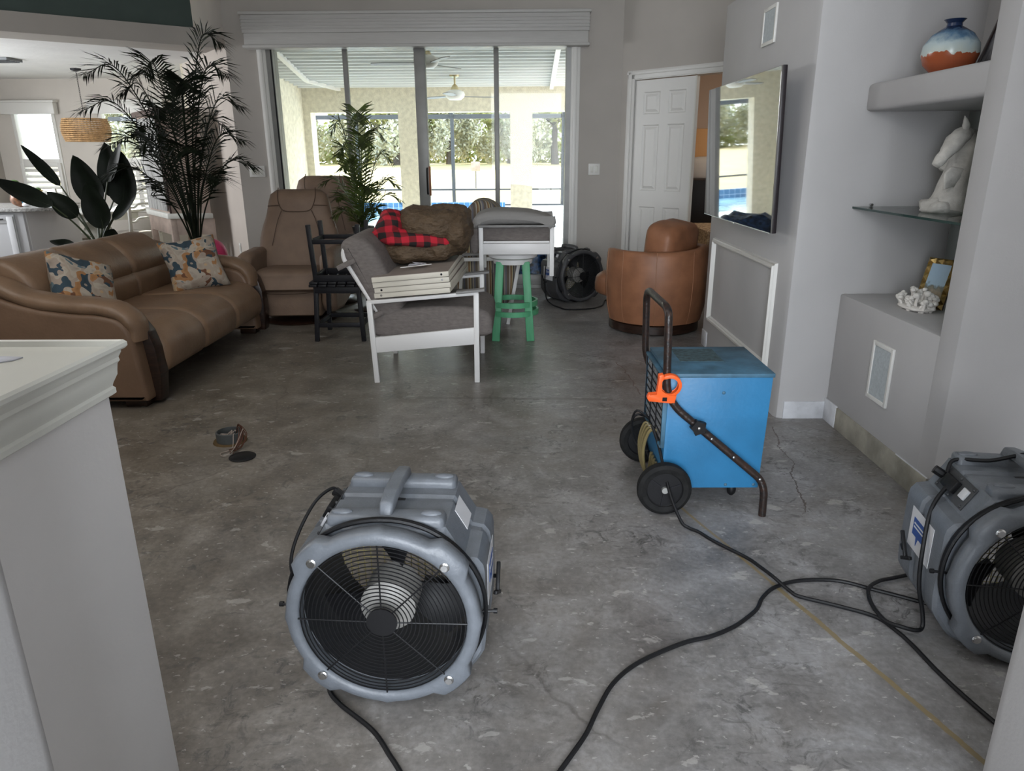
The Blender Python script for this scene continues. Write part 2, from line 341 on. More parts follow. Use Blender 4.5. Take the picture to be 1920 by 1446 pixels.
def lathe(bm, prof, n=24, M=Matrix.Identity(4), a0=0, a1=2*pi):
    full = abs(a1-a0-2*pi) < 1e-4; m = n if full else n+1
    R = [[bm.verts.new(M @ Vector((r*cos(a0+(a1-a0)*j/n), r*sin(a0+(a1-a0)*j/n), z))) for j in range(m)] for r, z in prof]
    for i in range(len(R)-1):
        for j in range(n):
            q = (R[i][j], R[i][(j+1) % m], R[i+1][(j+1) % m], R[i+1][j]); bm.faces.new(q)
    if full and tuple(prof[0]) != tuple(prof[-1]):
        if prof[0][0] > 1e-5: bm.faces.new(R[0][::-1])
        if prof[-1][0] > 1e-5: bm.faces.new(R[-1])
def prism(bm, poly, ax, a0, a1, bev=0, M=None):
    def v(p, a):
        q = Vector((a, p[0], p[1]) if ax == 'x' else (p[0], a, p[1]) if ax == 'y' else (p[0], p[1], a))
        return M @ q if M else q
    A = [bm.verts.new(v(p, a0)) for p in poly]; Bv = [bm.verts.new(v(p, a1)) for p in poly]; n = len(poly)
    fs = [bm.faces.new(A), bm.faces.new(Bv[::-1])] + [bm.faces.new((A[i], Bv[i], Bv[(i+1) % n], A[(i+1) % n])) for i in range(n)]
    if bev: bmesh.ops.bevel(bm, geom=list({e for f in fs for e in f.edges}), offset=bev, segments=2, affect='EDGES', profile=.5)
def puff(bm, prof, ax, a0, a1, r, n=5, sm=4, M=None):
    P = spline([(p[0], p[1], 0) for p in prof], sm, True) if sm else [Vector((p[0], p[1], 0)) for p in prof]
    area_ = sum(P[i].x*P[(i+1) % len(P)].y-P[(i+1) % len(P)].x*P[i].y for i in range(len(P)))
    sg = 1 if area_ > 0 else -1; N = []
    for i in range(len(P)):
        d = (P[(i+1) % len(P)]-P[i-1]).normalized(); N.append(Vector((-d.y, d.x, 0))*sg)
    st = [(r*(1-cos(pi/2*i/n)), r*(1-sin(pi/2*i/n))) for i in range(n+1)]
    sec = [(a0+a, o) for a, o in st] + [(a1-a, o) for a, o in st[::-1]]
    rings = []
    for a, o in sec:
        ring = []
        for p, nn in zip(P, N):
            q = p + nn*o; v = Vector((a, q.x, q.y) if ax == 'x' else (q.x, a, q.y) if ax == 'y' else (q.x, q.y, a))
            ring.append(M @ v if M else v)
        rings.append(ring)
    loft(bm, rings)
def ell(bm, c, s, e=1, M=None, nu=20, nv=12, jit=0, js=5):
    f = lambda w, m: math.copysign(abs(w)**m, w)
    c = Vector(c); rings = []
    for i in range(nv+1):
        v = -pi/2+pi*i/nv; v = max(-pi/2+.04, min(pi/2-.04, v)); ring = []
        for j in range(nu):
            u = 2*pi*j/nu
            p = Vector((s[0]*f(cos(v), e)*f(cos(u), e), s[1]*f(cos(v), e)*f(sin(u), e), s[2]*f(sin(v), e)))
            if jit: p += p.normalized()*jit*(noise.noise((p+c)*js)+.45*noise.noise((p+c)*js*2.7+Vector((3, 1, 2))))
            if M: p = M @ p
            ring.append(c+p)
        rings.append(ring)
    loft(bm, rings)
def pillow(bm, w, h, t, M, n=14):
    G = []
    for sgn in (1, -1):
        g = []
        for i in range(n+1):
            row = []
            for j in range(n+1):
                u, v = 2*i/n-1, 2*j/n-1
                d = max(0, (1-u**4)*(1-v**4))**.5
                k = 1-.10*(1-abs(u))*(abs(v)**3); k2 = 1-.10*(1-abs(v))*(abs(u)**3)
                x, z = u*w/2*k2, v*h/2*k
                y = sgn*(t/2*d*(1+.18*noise.noise(Vector((u*2, v*2, sgn*3))))+.001)
                row.append(bm.verts.new(M @ Vector((x, y, z))))
            g.append(row)
        G.append(g)
        for i in range(n):
            for j in range(n):
                q = (g[i][j], g[i+1][j], g[i+1][j+1], g[i][j+1]); bm.faces.new(q if sgn < 0 else q[::-1])
    a, b = G
    ed = [(i, 0) for i in range(n)]+[(n, j) for j in range(n)]+[(i, n) for i in range(n, 0, -1)]+[(0, j) for j in range(n, 0, -1)]
    for k in range(len(ed)):
        i, j = ed[k]; i2, j2 = ed[(k+1) % len(ed)]
        bm.faces.new((a[i][j], a[i2][j2], b[i2][j2], b[i][j]))
def obj(name, bm, m, parent=None, smooth=40, label=None):
    me = bpy.data.meshes.new(name)
    bmesh.ops.recalc_face_normals(bm, faces=bm.faces[:]); bm.to_mesh(me); bm.free()
    if smooth:
        me.polygons.foreach_set('use_smooth', [True]*len(me.polygons)); me.set_sharp_from_angle(angle=radians(smooth))
    o = bpy.data.objects.new(name, me); me.materials.append(m if not isinstance(m, str) else MATS[m]); C.objects.link(o)
    if parent: o.parent = parent
    if label: o['label'] = label
    return o
def thing(name, label, cat, loc=(0, 0, 0), rz=0, group=None, rot=None):
    o = bpy.data.objects.new(name, None); C.objects.link(o); o.empty_display_size = .1
    o.location = loc; o.rotation_euler = rot or (0, 0, rz); o['label'] = label; o['category'] = cat
    if group: o['group'] = group
    return o
def tag(o, label, cat, group=None):
    o['label'] = label; o['category'] = cat
    if group: o['group'] = group
    return o
def struct(name, bm, m, parent=None, smooth=40):
    o = obj(name, bm, m, parent, smooth); o['kind'] = 'structure'; return o
def kids(o): return [c for c in bpy.data.objects if c.parent == o]
def dup(o, loc=None, rot=None, label=None, parent=None):
    c = o.copy(); C.objects.link(c)
    if parent: c.parent = parent
    if loc is not None: c.location = loc
    if rot is not None: c.rotation_euler = rot
    if label: c['label'] = label
    for k in kids(o): dup(k, parent=c)
    return c
def RM(ax, deg): return Matrix.Rotation(radians(deg), 4, ax)
def T(x, y, z): return Matrix.Translation((x, y, z))

# ================================================================== SETTING
YB = 7.92
b = B(); box(b, -7.8, 3.2, -2.8, 11.3, -.12, 0); struct('floor', b, M_floor)
b = B(); box(b, -7.8, 3.2, -2.8, 11.3, 3.6, 3.72); struct('ceiling', b, M_ceil)
# back wall with slider opening x -2.66..0.62, z 0..2.47
b = B()
box(b, -2.97, -2.60, YB, YB+.2, 0, 3.6); box(b, .57, 1.054, YB, YB+.2, 0, 3.6); box(b, -2.60, .57, YB, YB+.2, 2.47, 3.6)
struct('wall_back', b, M_wall)
# diagonal door wall (45 degrees) : from (1.054,7.92) toward (+,-)
D45 = T(1.054, YB, 0) @ RM('Z', -45)     # local x along wall, local y behind
def W45(x): return x*math.sqrt(2)
b = B()
box(b, 0, .16, 0, .14, 0, 3.6, M=D45); box(b, .16, 1.5, 0, .14, 2.13, 3.6, M=D45); box(b, 1.5, 2.3, 0, .14, 0, 3.6, M=D45)
struct('wall_diagonal', b, M_wall)
b = B()  # casing
for x0, x1 in ((.085, .175), (1.49, 1.58)):
    box(b, x0, x1, -.018, .0, 0, 2.20, .004, D45); box(b, x0+.02, x1-.03, -.03, -.015, 0, 2.20, .005, D45)
box(b, .085, 1.58, -.018, 0, 2.125, 2.205, .004, D45); box(b, .085, 1.58, -.03, -.015, 2.165, 2.195, .005, D45)
box(b, .16, .175, -.01, .14, 0, 2.13, 0, D45); box(b, .16, 1.5, -.01, .14, 2.118, 2.13, 0, D45)
struct('trim_1', b, M_white)
def panel_door(x0, w, h, M, name):
    st = .11; cw = (w-3*st+.02)/2; b = B()
    xs = [x0, x0+st-.01, x0+st-.01+cw, x0+2*(st-.01)+cw, x0+2*(st-.01)+2*cw, x0+w]
    zs = [.01, .22, h-1.22, h-1.06, h-.42, h-.32, h-.11, h]
    for i in (0, 2, 4): box(b, xs[i], xs[i+1], .05, .085, .01, h, 0, M)
    for i in (1, 3):
        for j in (0, 2, 4, 6): box(b, xs[i], xs[i+1], .05, .085, zs[j], zs[j+1], 0, M)
    box(b, x0, x0+w, .075, .09, .01, h, 0, M)
    d = struct(name, b, M_white)
    for c in range(2):
        xa = x0+st-.01+c*(cw+st-.01)
        for z0, z1 in ((h-.32, h-.11), (h-1.06, h-.42), (.22, h-1.22)):
            b = B()
            P = [M @ Vector(p) for p in ((xa, .049, z0), (xa+cw, .049, z0), (xa+cw, .049, z1), (xa, .049, z1))]
            g = [(0, .049), (.012, .060), (.02, .060), (.045, .048)]
            rings = [[M @ Vector(q) for q in ((xa+i, y, z0+i), (xa+cw-i, y, z0+i), (xa+cw-i, y, z1-i), (xa+i, y, z1-i))] for i, y in g]
            R = [[b.verts.new(p) for p in r] for r in rings]
            for i in range(3):
                for j in range(4): b.faces.new((R[i][j], R[i][(j+1) % 4], R[i+1][(j+1) % 4], R[i+1][j]))
            b.faces.new(R[3])
            for v in b.verts: pass
            obj('door_panel', b, M_white, d, 20)
    return d
# door slab sits slightly proud so panels read: slab front at local y .05
d = panel_door(.18, .70, 2.11, D45 @ T(0, -.045, 0), 'door_1')
b = B(); box(b, .868, .882, .0, .05, .01, 2.11, 0, D45); obj('door_edge', b, M_ivory, d)

# TV build-out
b = B()
P = [(1.42, 3.78), (1.45, 3.75), (2.6, 3.75), (2.6, 5.42), (1.42, 5.42)]
prism(b, [(1.42, 3.79), (1.432, 3.762), (1.46, 3.75), (2.6, 3.75), (2.6, 5.42), (1.42, 5.42)], 'z', 0, 2.36)
struct('wall_television', b, M_wallr)
b = B()
def ring_mould(b, x, y0, y1, z0, z1, w=.04, t=.018):
    pr_ = [(0, 0), (.004, t), (.014, t*.7), (.018, t+.010), (.026, t+.010), (.030, t*.7), (w-.004, t), (w, 0)]
    R = [[b.verts.new((x-q, a, c)) for a, c in ((y0+o, z0+o), (y1-o, z0+o), (y1-o, z1-o), (y0+o, z1-o))] for o, q in pr_]
    for i in range(len(R)-1):
        for j in range(4): b.faces.new((R[i][j], R[i][(j+1) % 4], R[i+1][(j+1) % 4], R[i+1][j]))
ring_mould(b, 1.42, 3.95, 5.27, .22, .83)
struct('trim_2', b, M_white)
# niche wall face x = 1.69
b = B()
box(b, 1.69, 2.26, 2.80, 3.75, 0, .70, .012)
struct('wall_niche_base', b, M_wallr)
b = B(); box(b, 1.69, 2.26, 2.80, 3.752, 1.595, 1.72, .02, seg=3); struct('wall_niche_shelf', b, M_wallr)
b = B()
prism(b, [(1.69, 2.81), (1.69, 2.75), (1.705, 2.715), (1.74, 2.70), (3.2, 2.70), (3.2, 2.6999+.13), (2.3, 2.83), (2.3, 2.81)], 'z', 0, 3.6)
box(b, 2.2, 2.3, 2.81, 3.75, 0, 3.6)
struct('wall_right_post', b, M_wallr)
b = B(); box(b, 2.6, 2.7, 2.83, 6.4, 0, 3.6); struct('wall_right_far', b, M_wall)
b = B(); box(b, 3.0, 3.1, -2.8, 2.7, 0, 3.6); struct('wall_right_near', b, M_wall)
b = B(); box(b, 2.195, 2.2, 2.82, 3.735, .74, 1.59); struct('trim_3', b, M_mirror)
b = B(); box(b, -7.8, -7.7, -2.8, 11.3, 0, 3.6); struct('wall_left', b, M_wall)
# wall behind the camera, with one wide window opening (daylight comes through it)
b = B(); box(b, -7.8, -1.3, -2.8, -2.7, 0, 3.6); box(b, 1.1, 3.2, -2.8, -2.7, 0, 3.6); box(b, -1.3, 1.1, -2.8, -2.7, 2.9, 3.6); box(b, -1.3, 1.1, -2.8, -2.7, 0, .3); struct('wall_front', b, M_wall)
# foreground wall end at the right
b = B(); prism(b, [(1.0, 1.215), (1.012, 1.243), (1.04, 1.255), (1.3, 1.255), (1.3, .5), (1.0, .5)], 'z', 0, 3.6); struct('wall_right_jamb', b, M_wallr)

# bare base strips
b = B(); box(b, 1.683, 1.692, 2.72, 3.60, 0, .115, .002); struct('baseboard_right', b, M_baseb)
b = B(); box(b, 1.46, 1.69, 3.742, 3.752, 0, .10, .002); box(b, 1.681, 1.691, 3.60, 3.75, 0, .12, .002); box(b, 1.684, 1.691, 2.72, 2.98, .03, .118, .002); struct('baseboard_end', b, M_basew)
b = B(); box(b, 1.413, 1.421, 5.28, 5.42, 0, .12, .002); struct('baseboard_television', b, M_basew)

# angled wall left of slider, dining room
b = B()
def vwall(b, p, q, z0, z1, t=.1):
    p = Vector((*p, 0)); q = Vector((*q, 0)); d = (q-p).normalized(); nrm = Vector((-d.y, d.x, 0))*t
    P = [p, q, q+nrm, p+nrm]; hexa(b, [v+Vector((0, 0, z0)) for v in P]+[v+Vector((0, 0, z1)) for v in P])
vwall(b, (-2.97, YB), (-4.12, 9.5), 0, 3.6, -.15); vwall(b, (-4.12, 9.5), (-4.12, 11.25), 0, 3.6, -.15)
struct('wall_angled', b, mat('angled_wall_paint', (.56, .50, .45), .8, ns=3, na=.02))
ld = Vector((-.795, -.607, 0)); ln = Vector((-.607, .795, 0))   # along ledge (leftwards) / behind
def lp(a, bb, z): v = Vector((-3.11, 7.765, z))+ld*a+ln*bb; return v
b = B()
hexa(b, [lp(-.12, 0, 2.45), lp(6, 0, 2.45), lp(6, .45, 2.45), lp(-.12, .45, 2.45), lp(-.12, 0, 2.615), lp(6, 0, 2.615), lp(6, .45, 2.615), lp(-.12, .45, 2.615)])
struct('wall_soffit', b, M_wall)
b = B()
hexa(b, [lp(-.02, .42, 2.6), lp(6, .42, 2.6), lp(6, .5, 2.6), lp(-.02, .5, 2.6), lp(-.02, .42, 3.6), lp(6, .42, 3.6), lp(6, .5, 3.6), lp(-.02, .5, 3.6)])
struct('wall_green', b, M_green_wall)
b = B()
P = [lp(-.1, .2, 0), lp(6, .2, 0), Vector((-7.8, 11.3, 0)), Vector((-4.0, 11.3, 0)), Vector((-4.0, 9.4, 0))]
prism(b, [(p.x, p.y) for p in P], 'z', 2.5, 2.6); struct('ceiling_dining', b, M_ceil)
# dining wall with two windows
WX = [(-7.42, -6.78), (-6.14, -5.20)]
b = B(); Y1 = 11.1
box(b, -7.8, WX[0][0], Y1, Y1+.15, 0, 2.5); box(b, WX[0][1], WX[1][0], Y1, Y1+.15, 0, 2.5); box(b, WX[1][1], -4.0, Y1, Y1+.15, 0, 2.5)
for x0, x1 in WX: box(b, x0, x1, Y1, Y1+.15, 0, .62); box(b, x0, x1, Y1, Y1+.15, 2.12, 2.5)
struct('wall_dining', b, M_dining)
for i, (x0, x1) in enumerate(WX):
    b = B()
    for a0, a1, c0, c1 in ((x0, x0+.05, .62, 2.12), (x1-.05, x1, .62, 2.12), (x0+.05, x1-.05, .62, .67), (x0+.05, x1-.05, 1.33, 1.40), (x0+.05, x1-.05, 2.07, 2.12)): box(b, a0, a1, Y1-.02, Y1+.06, c0, c1, .004)
    w = struct('window_%d' % (i+1), b, M_white)
    b = B(); box(b, x0+.05, x1-.05, Y1+.08, Y1+.085, .67, 2.07); obj('pane', b, M_glass, w)
    v = thing('window_valance', ('white flat valance above the left dining window', 'white flat valance above the dining window behind the rattan lamp')[i], 'valance', ((x0+x1)/2, Y1, 2.02))
    b = B(); box(b, -(x1-x0)/2-.09, (x1-x0)/2+.07, -.12, -.021, 0, .16, .006); obj('fascia', b, M_white, v)
    b = B(); box(b, -(x1-x0)/2-.11, (x1-x0)/2+.09, -.14, -.021, .16, .185, .006); obj('cap_moulding', b, M_white, v)
    s = thing('plantation_shutter', ('white louvred shutter in the left dining window', 'white louvred shutter in the dining window behind the slat-back chair')[i], 'shutter', ((x0+x1)/2, Y1, .66), group=None)
    hw = (x1-x0)/2-.02
    b = B()
    for a0, a1, c0, c1 in ((-hw, -hw+.05, 0, .68), (hw-.05, hw, 0, .68), (-hw+.05, hw-.05, 0, .05), (-hw+.05, hw-.05, .62, .68)): box(b, a0, a1, -.06, -.022, c0, c1, .003)
    if i: box(b, -.03, .03, -.06, -.022, .05, .62, .003)
    obj('shutter_frame', b, M_white, s)
    for k in range(7):
        b = B(); z = .09+k*.082; cbox(b, (0, 0, 0), (2*hw-.1, .07, .01), .003, T(0, -.045, z) @ RM('X', 38)); obj('louvre', b, M_white, s)
# slider
def slider():
    b = B()
    for x0, x1 in ((-2.655, -2.565), (.535, .625)):
        box(b, x0, x1, YB-.02, YB+.01, 0, 2.47, .004); box(b, x0+.02, x1-.03, YB-.035, YB-.015, 0, 2.47, .006)
    struct('trim_4', b, M_white)
    b = B(); box(b, -2.57, -2.50, YB-.01, YB+.15, 0, 2.47); box(b, .485, .54, YB-.01, YB+.15, 0, 2.47); box(b, -2.56, .54, YB-.01, YB+.15, 2.44, 2.50)
    box(b, -2.56, .54, YB-.005, YB+.15, 0, .035)
    w = struct('window_3', b, M_alu)
    b = B(); box(b, -2.52, -2.505, YB-.012, YB+.0, .03, 2.44); obj('track_gap', b, M_black, w)
    b = B(); box(b, -1.80, -1.755, YB+.03, YB+.09, .03, 2.45, .003); obj('stile', b, M_alu, w)
    b = B(); box(b, -1.065, -.955, YB+.0, YB+.10, .03, 2.45, .003); obj('stile', b, M_alu, w)
    b = B(); box(b, -.255, -.205, YB+.03, YB+.09, .03, 2.45, .003); obj('stile', b, M_alu, w)
    b = B(); box(b, -2.50, .49, YB+.02, YB+.09, .035, .14, .004); obj('bottom_rail', b, mat('pale_aluminium', (.42, .42, .41), .4, .2), w)
    b = B(); box(b, -2.50, .49, YB+.055, YB+.06, .14, 2.44); obj('pane', b, M_glass, w)
    h = B(); tube(h, [(-.972, YB, 1.02), (-.972, YB-.04, 1.04), (-.972, YB-.04, 1.26), (-.972, YB, 1.28)], .009, 8, 4); obj('door_handle', h, M_black, w)
    h = B(); box(h, -.955, -.935, YB-.03, YB, 1.0, 1.30, .004); obj('handle_grip', h, mat('handle_wood', (.35, .13, .05), .4), w)
slider()
v = thing('sliding_door_valance', 'long pale grey ribbed valance box above the sliding glass door', 'valance', (-1.02, YB, 2.44))
b = B(); box(b, -1.71, 1.71, -.13, -.0, .01, .135, .005); box(b, -1.725, 1.725, -.15, 0, .0, .028, .006); obj('lower_fascia', b, mat('valance_grey', (.50, .49, .47), .45, ns=6, na=.03, stretch=(1, 1, 20)), v)
b = B(); box(b, -1.72, 1.72, -.14, 0, .135, .31, .005); box(b, -1.735, 1.735, -.165, 0, .295, .325, .008)
for z in (.165, .195, .225, .255): box(b, -1.725, 1.725, -.15, 0, z, z+.012, .004)
obj('upper_fascia', b, MATS['valance_grey'], v)
def plate(name, label, cat, M, w, h, n, kind='rocker'):
    t = thing(name, label, cat); t.matrix_world = M
    b = B(); box(b, -w/2, w/2, -.008, 0, -h/2, h/2, .003); obj('cover_plate', b, M_white, t)
    for i in range(n):
        x = (i-(n-1)/2)*.046
        b = B(); box(b, x-.016, x+.016, -.012, -.006, -.034, .034, .002, RM('X', 2)); obj('rocker' if kind == 'rocker' else 'socket', b, M_ivory, t)
plate('light_switch_plate', 'white three-gang rocker switch plate left of the sliding door', 'light switch', T(-2.785, YB, 1.26), .165, .115, 3)
plate('light_switch_plate', 'white two-gang rocker switch plate right of the sliding door', 'light switch', T(.795, YB, 1.26), .12, .115, 2)
plate('wall_outlet', 'white wall outlet low between sofa and recliner', 'outlet', T(-3.165, 8.19, .42) @ RM('Z', -54), .07, .115, 1, 'socket')
# speaker grilles in walls
def grille(label, x, y0, y1, z0, z1):
    t = thing('wall_speaker', label, 'wall speaker', (x, (y0+y1)/2, (z0+z1)/2)); w = (y1-y0)/2; h = (z1-z0)/2
    b = B()
    for a0, a1, c0, c1 in ((-w, -w+.018, -h, h), (w-.018, w, -h, h), (-w+.018, w-.018, -h, -h+.02), (-w+.018, w-.018, h-.02, h)): box(b, -.012, 0, a0, a1, c0, c1, .002)
    obj('grille_frame', b, M_white, t)
    b = B(); box(b, -.007, .0, -w+.017, w-.017, -h+.018, h-.018); obj('grille_cloth', b, mat('grille_grey', (.46, .50, .52), .8, ns=80, na=.06), t)
grille('pale framed speaker grille high on the wall above the television', 1.42, 4.36, 4.58, 1.99, 2.19)
grille('pale framed speaker grille low in the niche wall at right', 1.69, 3.12, 3.31, .28, .56)
# ceiling vent in dining
t = thing('ceiling_vent', 'dark grey ceiling vent at the far left above the dining area', 'vent', (-6.0, 8.9, 2.5))
b = B(); box(b, -.3, .22, -.14, .14, -.03, 0, .005); obj('vent_frame', b, mat('vent_grey', (.2, .21, .22), .5), t)
for k in range(6):
    b = B(); box(b, -.28, .2, -.12+k*.043, -.10+k*.043, -.036, -.026); obj('slat', b, M_charcoal, t)

# pony wall at the left foreground
b = B(); box(b, -3.2, -.784, .3, 1.29, 0, 1.03, .006); struct('wall_pony', b, mat('pony_wall_paint', (.70, .68, .67), .55, ns=3, na=.02, bump=.05, bs=90))
b = B(); box(b, -1.3, -.568, .2, .70, 0, 3.6, .03, seg=4)
struct('wall_pony_return', b, M_wallr)
pr = [(0, .90), (.010, .90), (.022, .906), (.022, .922), (.014, .93), (.018, .94), (.034, .965), (.036, .98), (.040, 1.0), (.048, 1.008), (.046, 1.02), (.056, 1.035), (.056, 1.045), (.07, 1.045), (.078, 1.052), (.078, 1.064), (.068, 1.072), (.058, 1.068), (.046, 1.052), (0, 1.05)]
b = B()
rings = []
for o, z in pr:
    o *= .42; z = .968+(z-.90)*.60; rings.append([Vector((-3.2-o, .3-o, z)), Vector((-.785+o, .3-o, z)), Vector((-.785+o, 1.291+o, z)), Vector((-3.2-o, 1.291+o, z))])
R = [[b.verts.new(p) for p in r] for r in rings]
for i in range(len(R)-1):
    for j in range(4): b.faces.new((R[i][j], R[i][(j+1) % 4], R[i+1][(j+1) % 4], R[i+1][j]))
b.faces.new(R[-1])
struct('trim_5', b, M_ivory, smooth=30)
b = B(); prism(b, [(-1.10, 1.05), (-1.12, 1.225), (-1.0, 1.25), (-.895, 1.235), (-.90, 1.215), (-.93, 1.19), (-.98, 1.165)], 'z', 1.0585, 1.0605)
tag(obj('paper_sheet', b, M_paper), 'crumpled printed paper lying on the white ledge top', 'paper')

# ------------------------------------------------------------------ lanai, pool, garden
b = B(); box(b, -9, 1.3, 8.07, 15.0, -.15, -.02); struct('floor_lanai', b, MATS['pool_deck_concrete'])
b = B()
zc = lambda y: 3.0-.0667*(y-8)
N = 24
for i in range(N):
    y0 = 8.13+i*(14-8.13)/N; y1 = 8.13+(i+1)*(14-8.13)/N; xa = max(-3.95, -2.85-(y0-8.1)*.74)
    hexa(b, [(xa, y0, zc(y0)), (1.3, y0, zc(y0)), (1.3, y1, zc(y1)), (xa, y1, zc(y1)), (xa, y0, zc(y0)+.1), (1.3, y0, zc(y0)+.1), (1.3, y1, zc(y1)+.1), (xa, y1, zc(y1)+.1)])
    for q, hh in ((.0, .035), (.5, .018)):
        yy = y0+(y1-y0)*q; box(b, xa, 1.3, yy, yy+.022, zc(yy)-hh, zc(yy)+.02)
struct('ceiling_lanai', b, MATS['ribbed_pan_ceiling'])
b = B()
for p, q in (((-3.28, 10.2), (-3.57, 13.0)), ((-3.57, 13.0), (-3.26, 13.95)), ((.50, 8.2), (.59, 13.95))):
    beam(b, (p[0], p[1], zc(p[1])-.04), (q[0], q[1], zc(q[1])-.04), .07, .05)
struct('trim_7', b, M_white)
b = B(); box(b, -2.75, 1.3, YB+.2, YB+.28, 2.55, 3.2); struct('wall_lanai_header', b, M_stucco)
# far wall with openings (u of openings at y=14)
YF = 14.0
b = B()
cols = [(-5.2, -3.83), (-2.22, -1.75), (-.16, .25), (1.25, 1.7)]
for x0, x1 in cols: box(b, x0, x1, YF, YF+.35, -.1, 2.18)
box(b, -5.2, 1.4, YF, YF+.35, 2.18, 3.2)
struct('wall_lanai_far', b, M_stucco)
b = B(); box(b, -4.15, -3.96, 9.5, 14, -.1, 3.2); vwall(b, (-2.80, 8.12), (-3.95, 9.6), -.1, 3.2, -.03); struct('wall_lanai_left', b, M_stucco)
b = B(); box(b, 1.2, 1.3, 8.1, 11.2, -.1, 3.2); struct('wall_lanai_right', b, M_stucco)
# ground, deck, pool
b = B(); box(b, -40, 40, 15.0, 16.2, -.2, -.02); box(b, -40, -9, 8, 15, -.2, -.02); box(b, -40, -8.2, 16.2, 21, -.2, -.02); box(b, -.4, 40, 16.2, 21.3, -.2, -.02); box(b, -40, 40, 21.3, 23.0, -.2, -.02); box(b, 1.4, 40, 9, 15, -.2, -.02)
struct('floor_pool_deck', b, MATS['pool_deck_concrete'])
b = B(); box(b, -8.2, -.4, 16.2, 21.0, -.35, -.09); struct('floor_pool_water', b, MATS['pool_water'])
b = B(); box(b, -8.2, -.4, 21.0, 21.3, -.35, .14); struct('trim_6', b, MATS['pool_tile'])
b = B()
g = []
for i in range(41):
    row = []
    for j in range(31):
        x = -100+200*i/40; y = 23+77*(j/30); z = -.05+.75*((y-23)/77)+.15*noise.noise(Vector((x*.05, y*.05, 1)))*min(1, (y-23)/20)
        row.append(b.verts.new((x, y, z)))
    g.append(row)
for i in range(40):
    for j in range(30): b.faces.new((g[i][j], g[i+1][j], g[i+1][j+1], g[i][j+1]))
struct('floor_lawn', b, MATS['dry_lawn'])
# pool cage
cage = thing('pool_cage', 'dark aluminium pool enclosure frame beyond the lanai', 'pool enclosure', (0, 22.2, 0))
M_cage = mat('bronze_aluminium', (.05, .05, .05), .5)
for x in (-9.6, -7.2, -4.75, -1.95, 1.3, 4.2, 7.2):
    b = B(); box(b, x-.05, x+.05, -.05, .05, -.02, 2.5); obj('post', b, M_cage, cage)
    b = B(); beam(b, (x, 0, 2.5), (x-.15*(1 if x < 0 else -1), -1.6, 3.9), .10, .10); obj('rafter', b, M_cage, cage)
for z, h in ((2.5, .12), (.45, .05), (.0, .05)):
    b = B(); box(b, -12, 10, -.04, .04, z-h/2, z+h/2); obj('rail', b, M_cage, cage)
b = B(); box(b, -12, 10, -1.68, -1.58, 3.85, 3.97); obj('rail', b, M_cage, cage)

# lanai ceiling fans
def cfan(label, x, y, r, rot):
    zt = zc(y); t = thing('ceiling_fan', label, 'ceiling fan', (x, y, zt), rot)
    b = B(); lathe(b, [(.0, 0), (.09, 0), (.08, -.03), (.02, -.05), (.016, -.05), (.016, -.14), (.04, -.16), (.075, -.22), (.075, -.25), (0, -.25)], 20); obj('mount', b, mat('brushed_brass', (.5, .42, .25), .35, .7), t)
    b = B(); lathe(b, [(0, -.22), (.08, -.23), (.15, -.26), (.165, -.30), (.15, -.345), (.10, -.385), (0, -.39)], 24); obj('motor_bowl', b, M_white, t)
    for k in range(3):
        b = B(); M = RM('Z', k*120)
        P = [(.12, -.04), (.25, -.055), (r*.7, -.075), (r*.95, -.07), (r, -.03), (r*.98, .03), (r*.7, .055), (.25, .04), (.12, .03)]
        prism(b, P, 'z', -.335, -.325, M=M @ RM('X', 8)); obj('blade', b, mat('grey_blade', (.28, .28, .28), .5), t)
cfan('white ceiling fan with three grey blades, nearer of the two on the lanai', -1.19, 10.0, .72, radians(175))
cfan('white ceiling fan farther out on the lanai, seen through the glass', -1.06, 12.8, .72, radians(20))

# trees
def leafblob(b, c, s, n, sz, rnd):
    for _ in range(n):
        while True:
            p = Vector((rnd.uniform(-1, 1), rnd.uniform(-1, 1), rnd.uniform(-1, 1)))
            if .25 < p.length < 1: break
        p = Vector((p.x*s[0], p.y*s[1], p.z*s[2]))+Vector(c)
        a = Vector((rnd.uniform(-1, 1), rnd.uniform(-1, 1), rnd.uniform(-1, 1))).normalized()*sz*rnd.uniform(.6, 1.4)
        d = a.cross(Vector((rnd.uniform(-1, 1), rnd.uniform(-1, 1), rnd.uniform(-1, 1)))).normalized()*sz*rnd.uniform(.3, .7)
        vs = [b.verts.new(p+q) for q in (-a, d, a, -d)]; b.faces.new(vs)
def tree_proto(seed, name):
    rnd = random.Random(seed)
    r = thing(name, '', 'tree')
    b = B(); tube(b, [(0, 0, -.5), (.3, .1, 2), (.1, 0, 4), (.5, .2, 7)], lambda t: .45*(1-.6*t), 8, 4)
    for k in range(5):
        a = rnd.uniform(0, 6.28); z = rnd.uniform(2.5, 5.5); tube(b, [(.2, .1, z), (1.6*cos(a), 1.6*sin(a), z+1), (3.4*cos(a), 3.4*sin(a), z+rnd.uniform(1, 2.4))], lambda t: .2*(1-.7*t), 6, 3)
    obj('trunk', b, MATS['oak_bark'], r)
    b = B()
    for k in range(13):
        a = rnd.uniform(0, 6.28); q = rnd.uniform(.5, 4.2); leafblob(b, (q*cos(a), q*sin(a), rnd.uniform(4.2, 9.5)), (1.9, 1.9, 1.1), 420, .27, rnd)
    o = obj('crown', b, MATS['tree_leaves'], r, 0)
    b = B()
    for k in range(12):
        a = rnd.uniform(0, 6.28); q = rnd.uniform(1, 4.4); leafblob(b, (q*cos(a), q*sin(a), rnd.uniform(1.2, 4.6)), (.8, .8, 1.6), 230, .22, rnd)
    obj('hanging_moss', b, MATS['hanging_moss_leaves'], r, 0)
    return r
protos = [tree_proto(3, 'oak_tree'), tree_proto(9, 'oak_tree')]
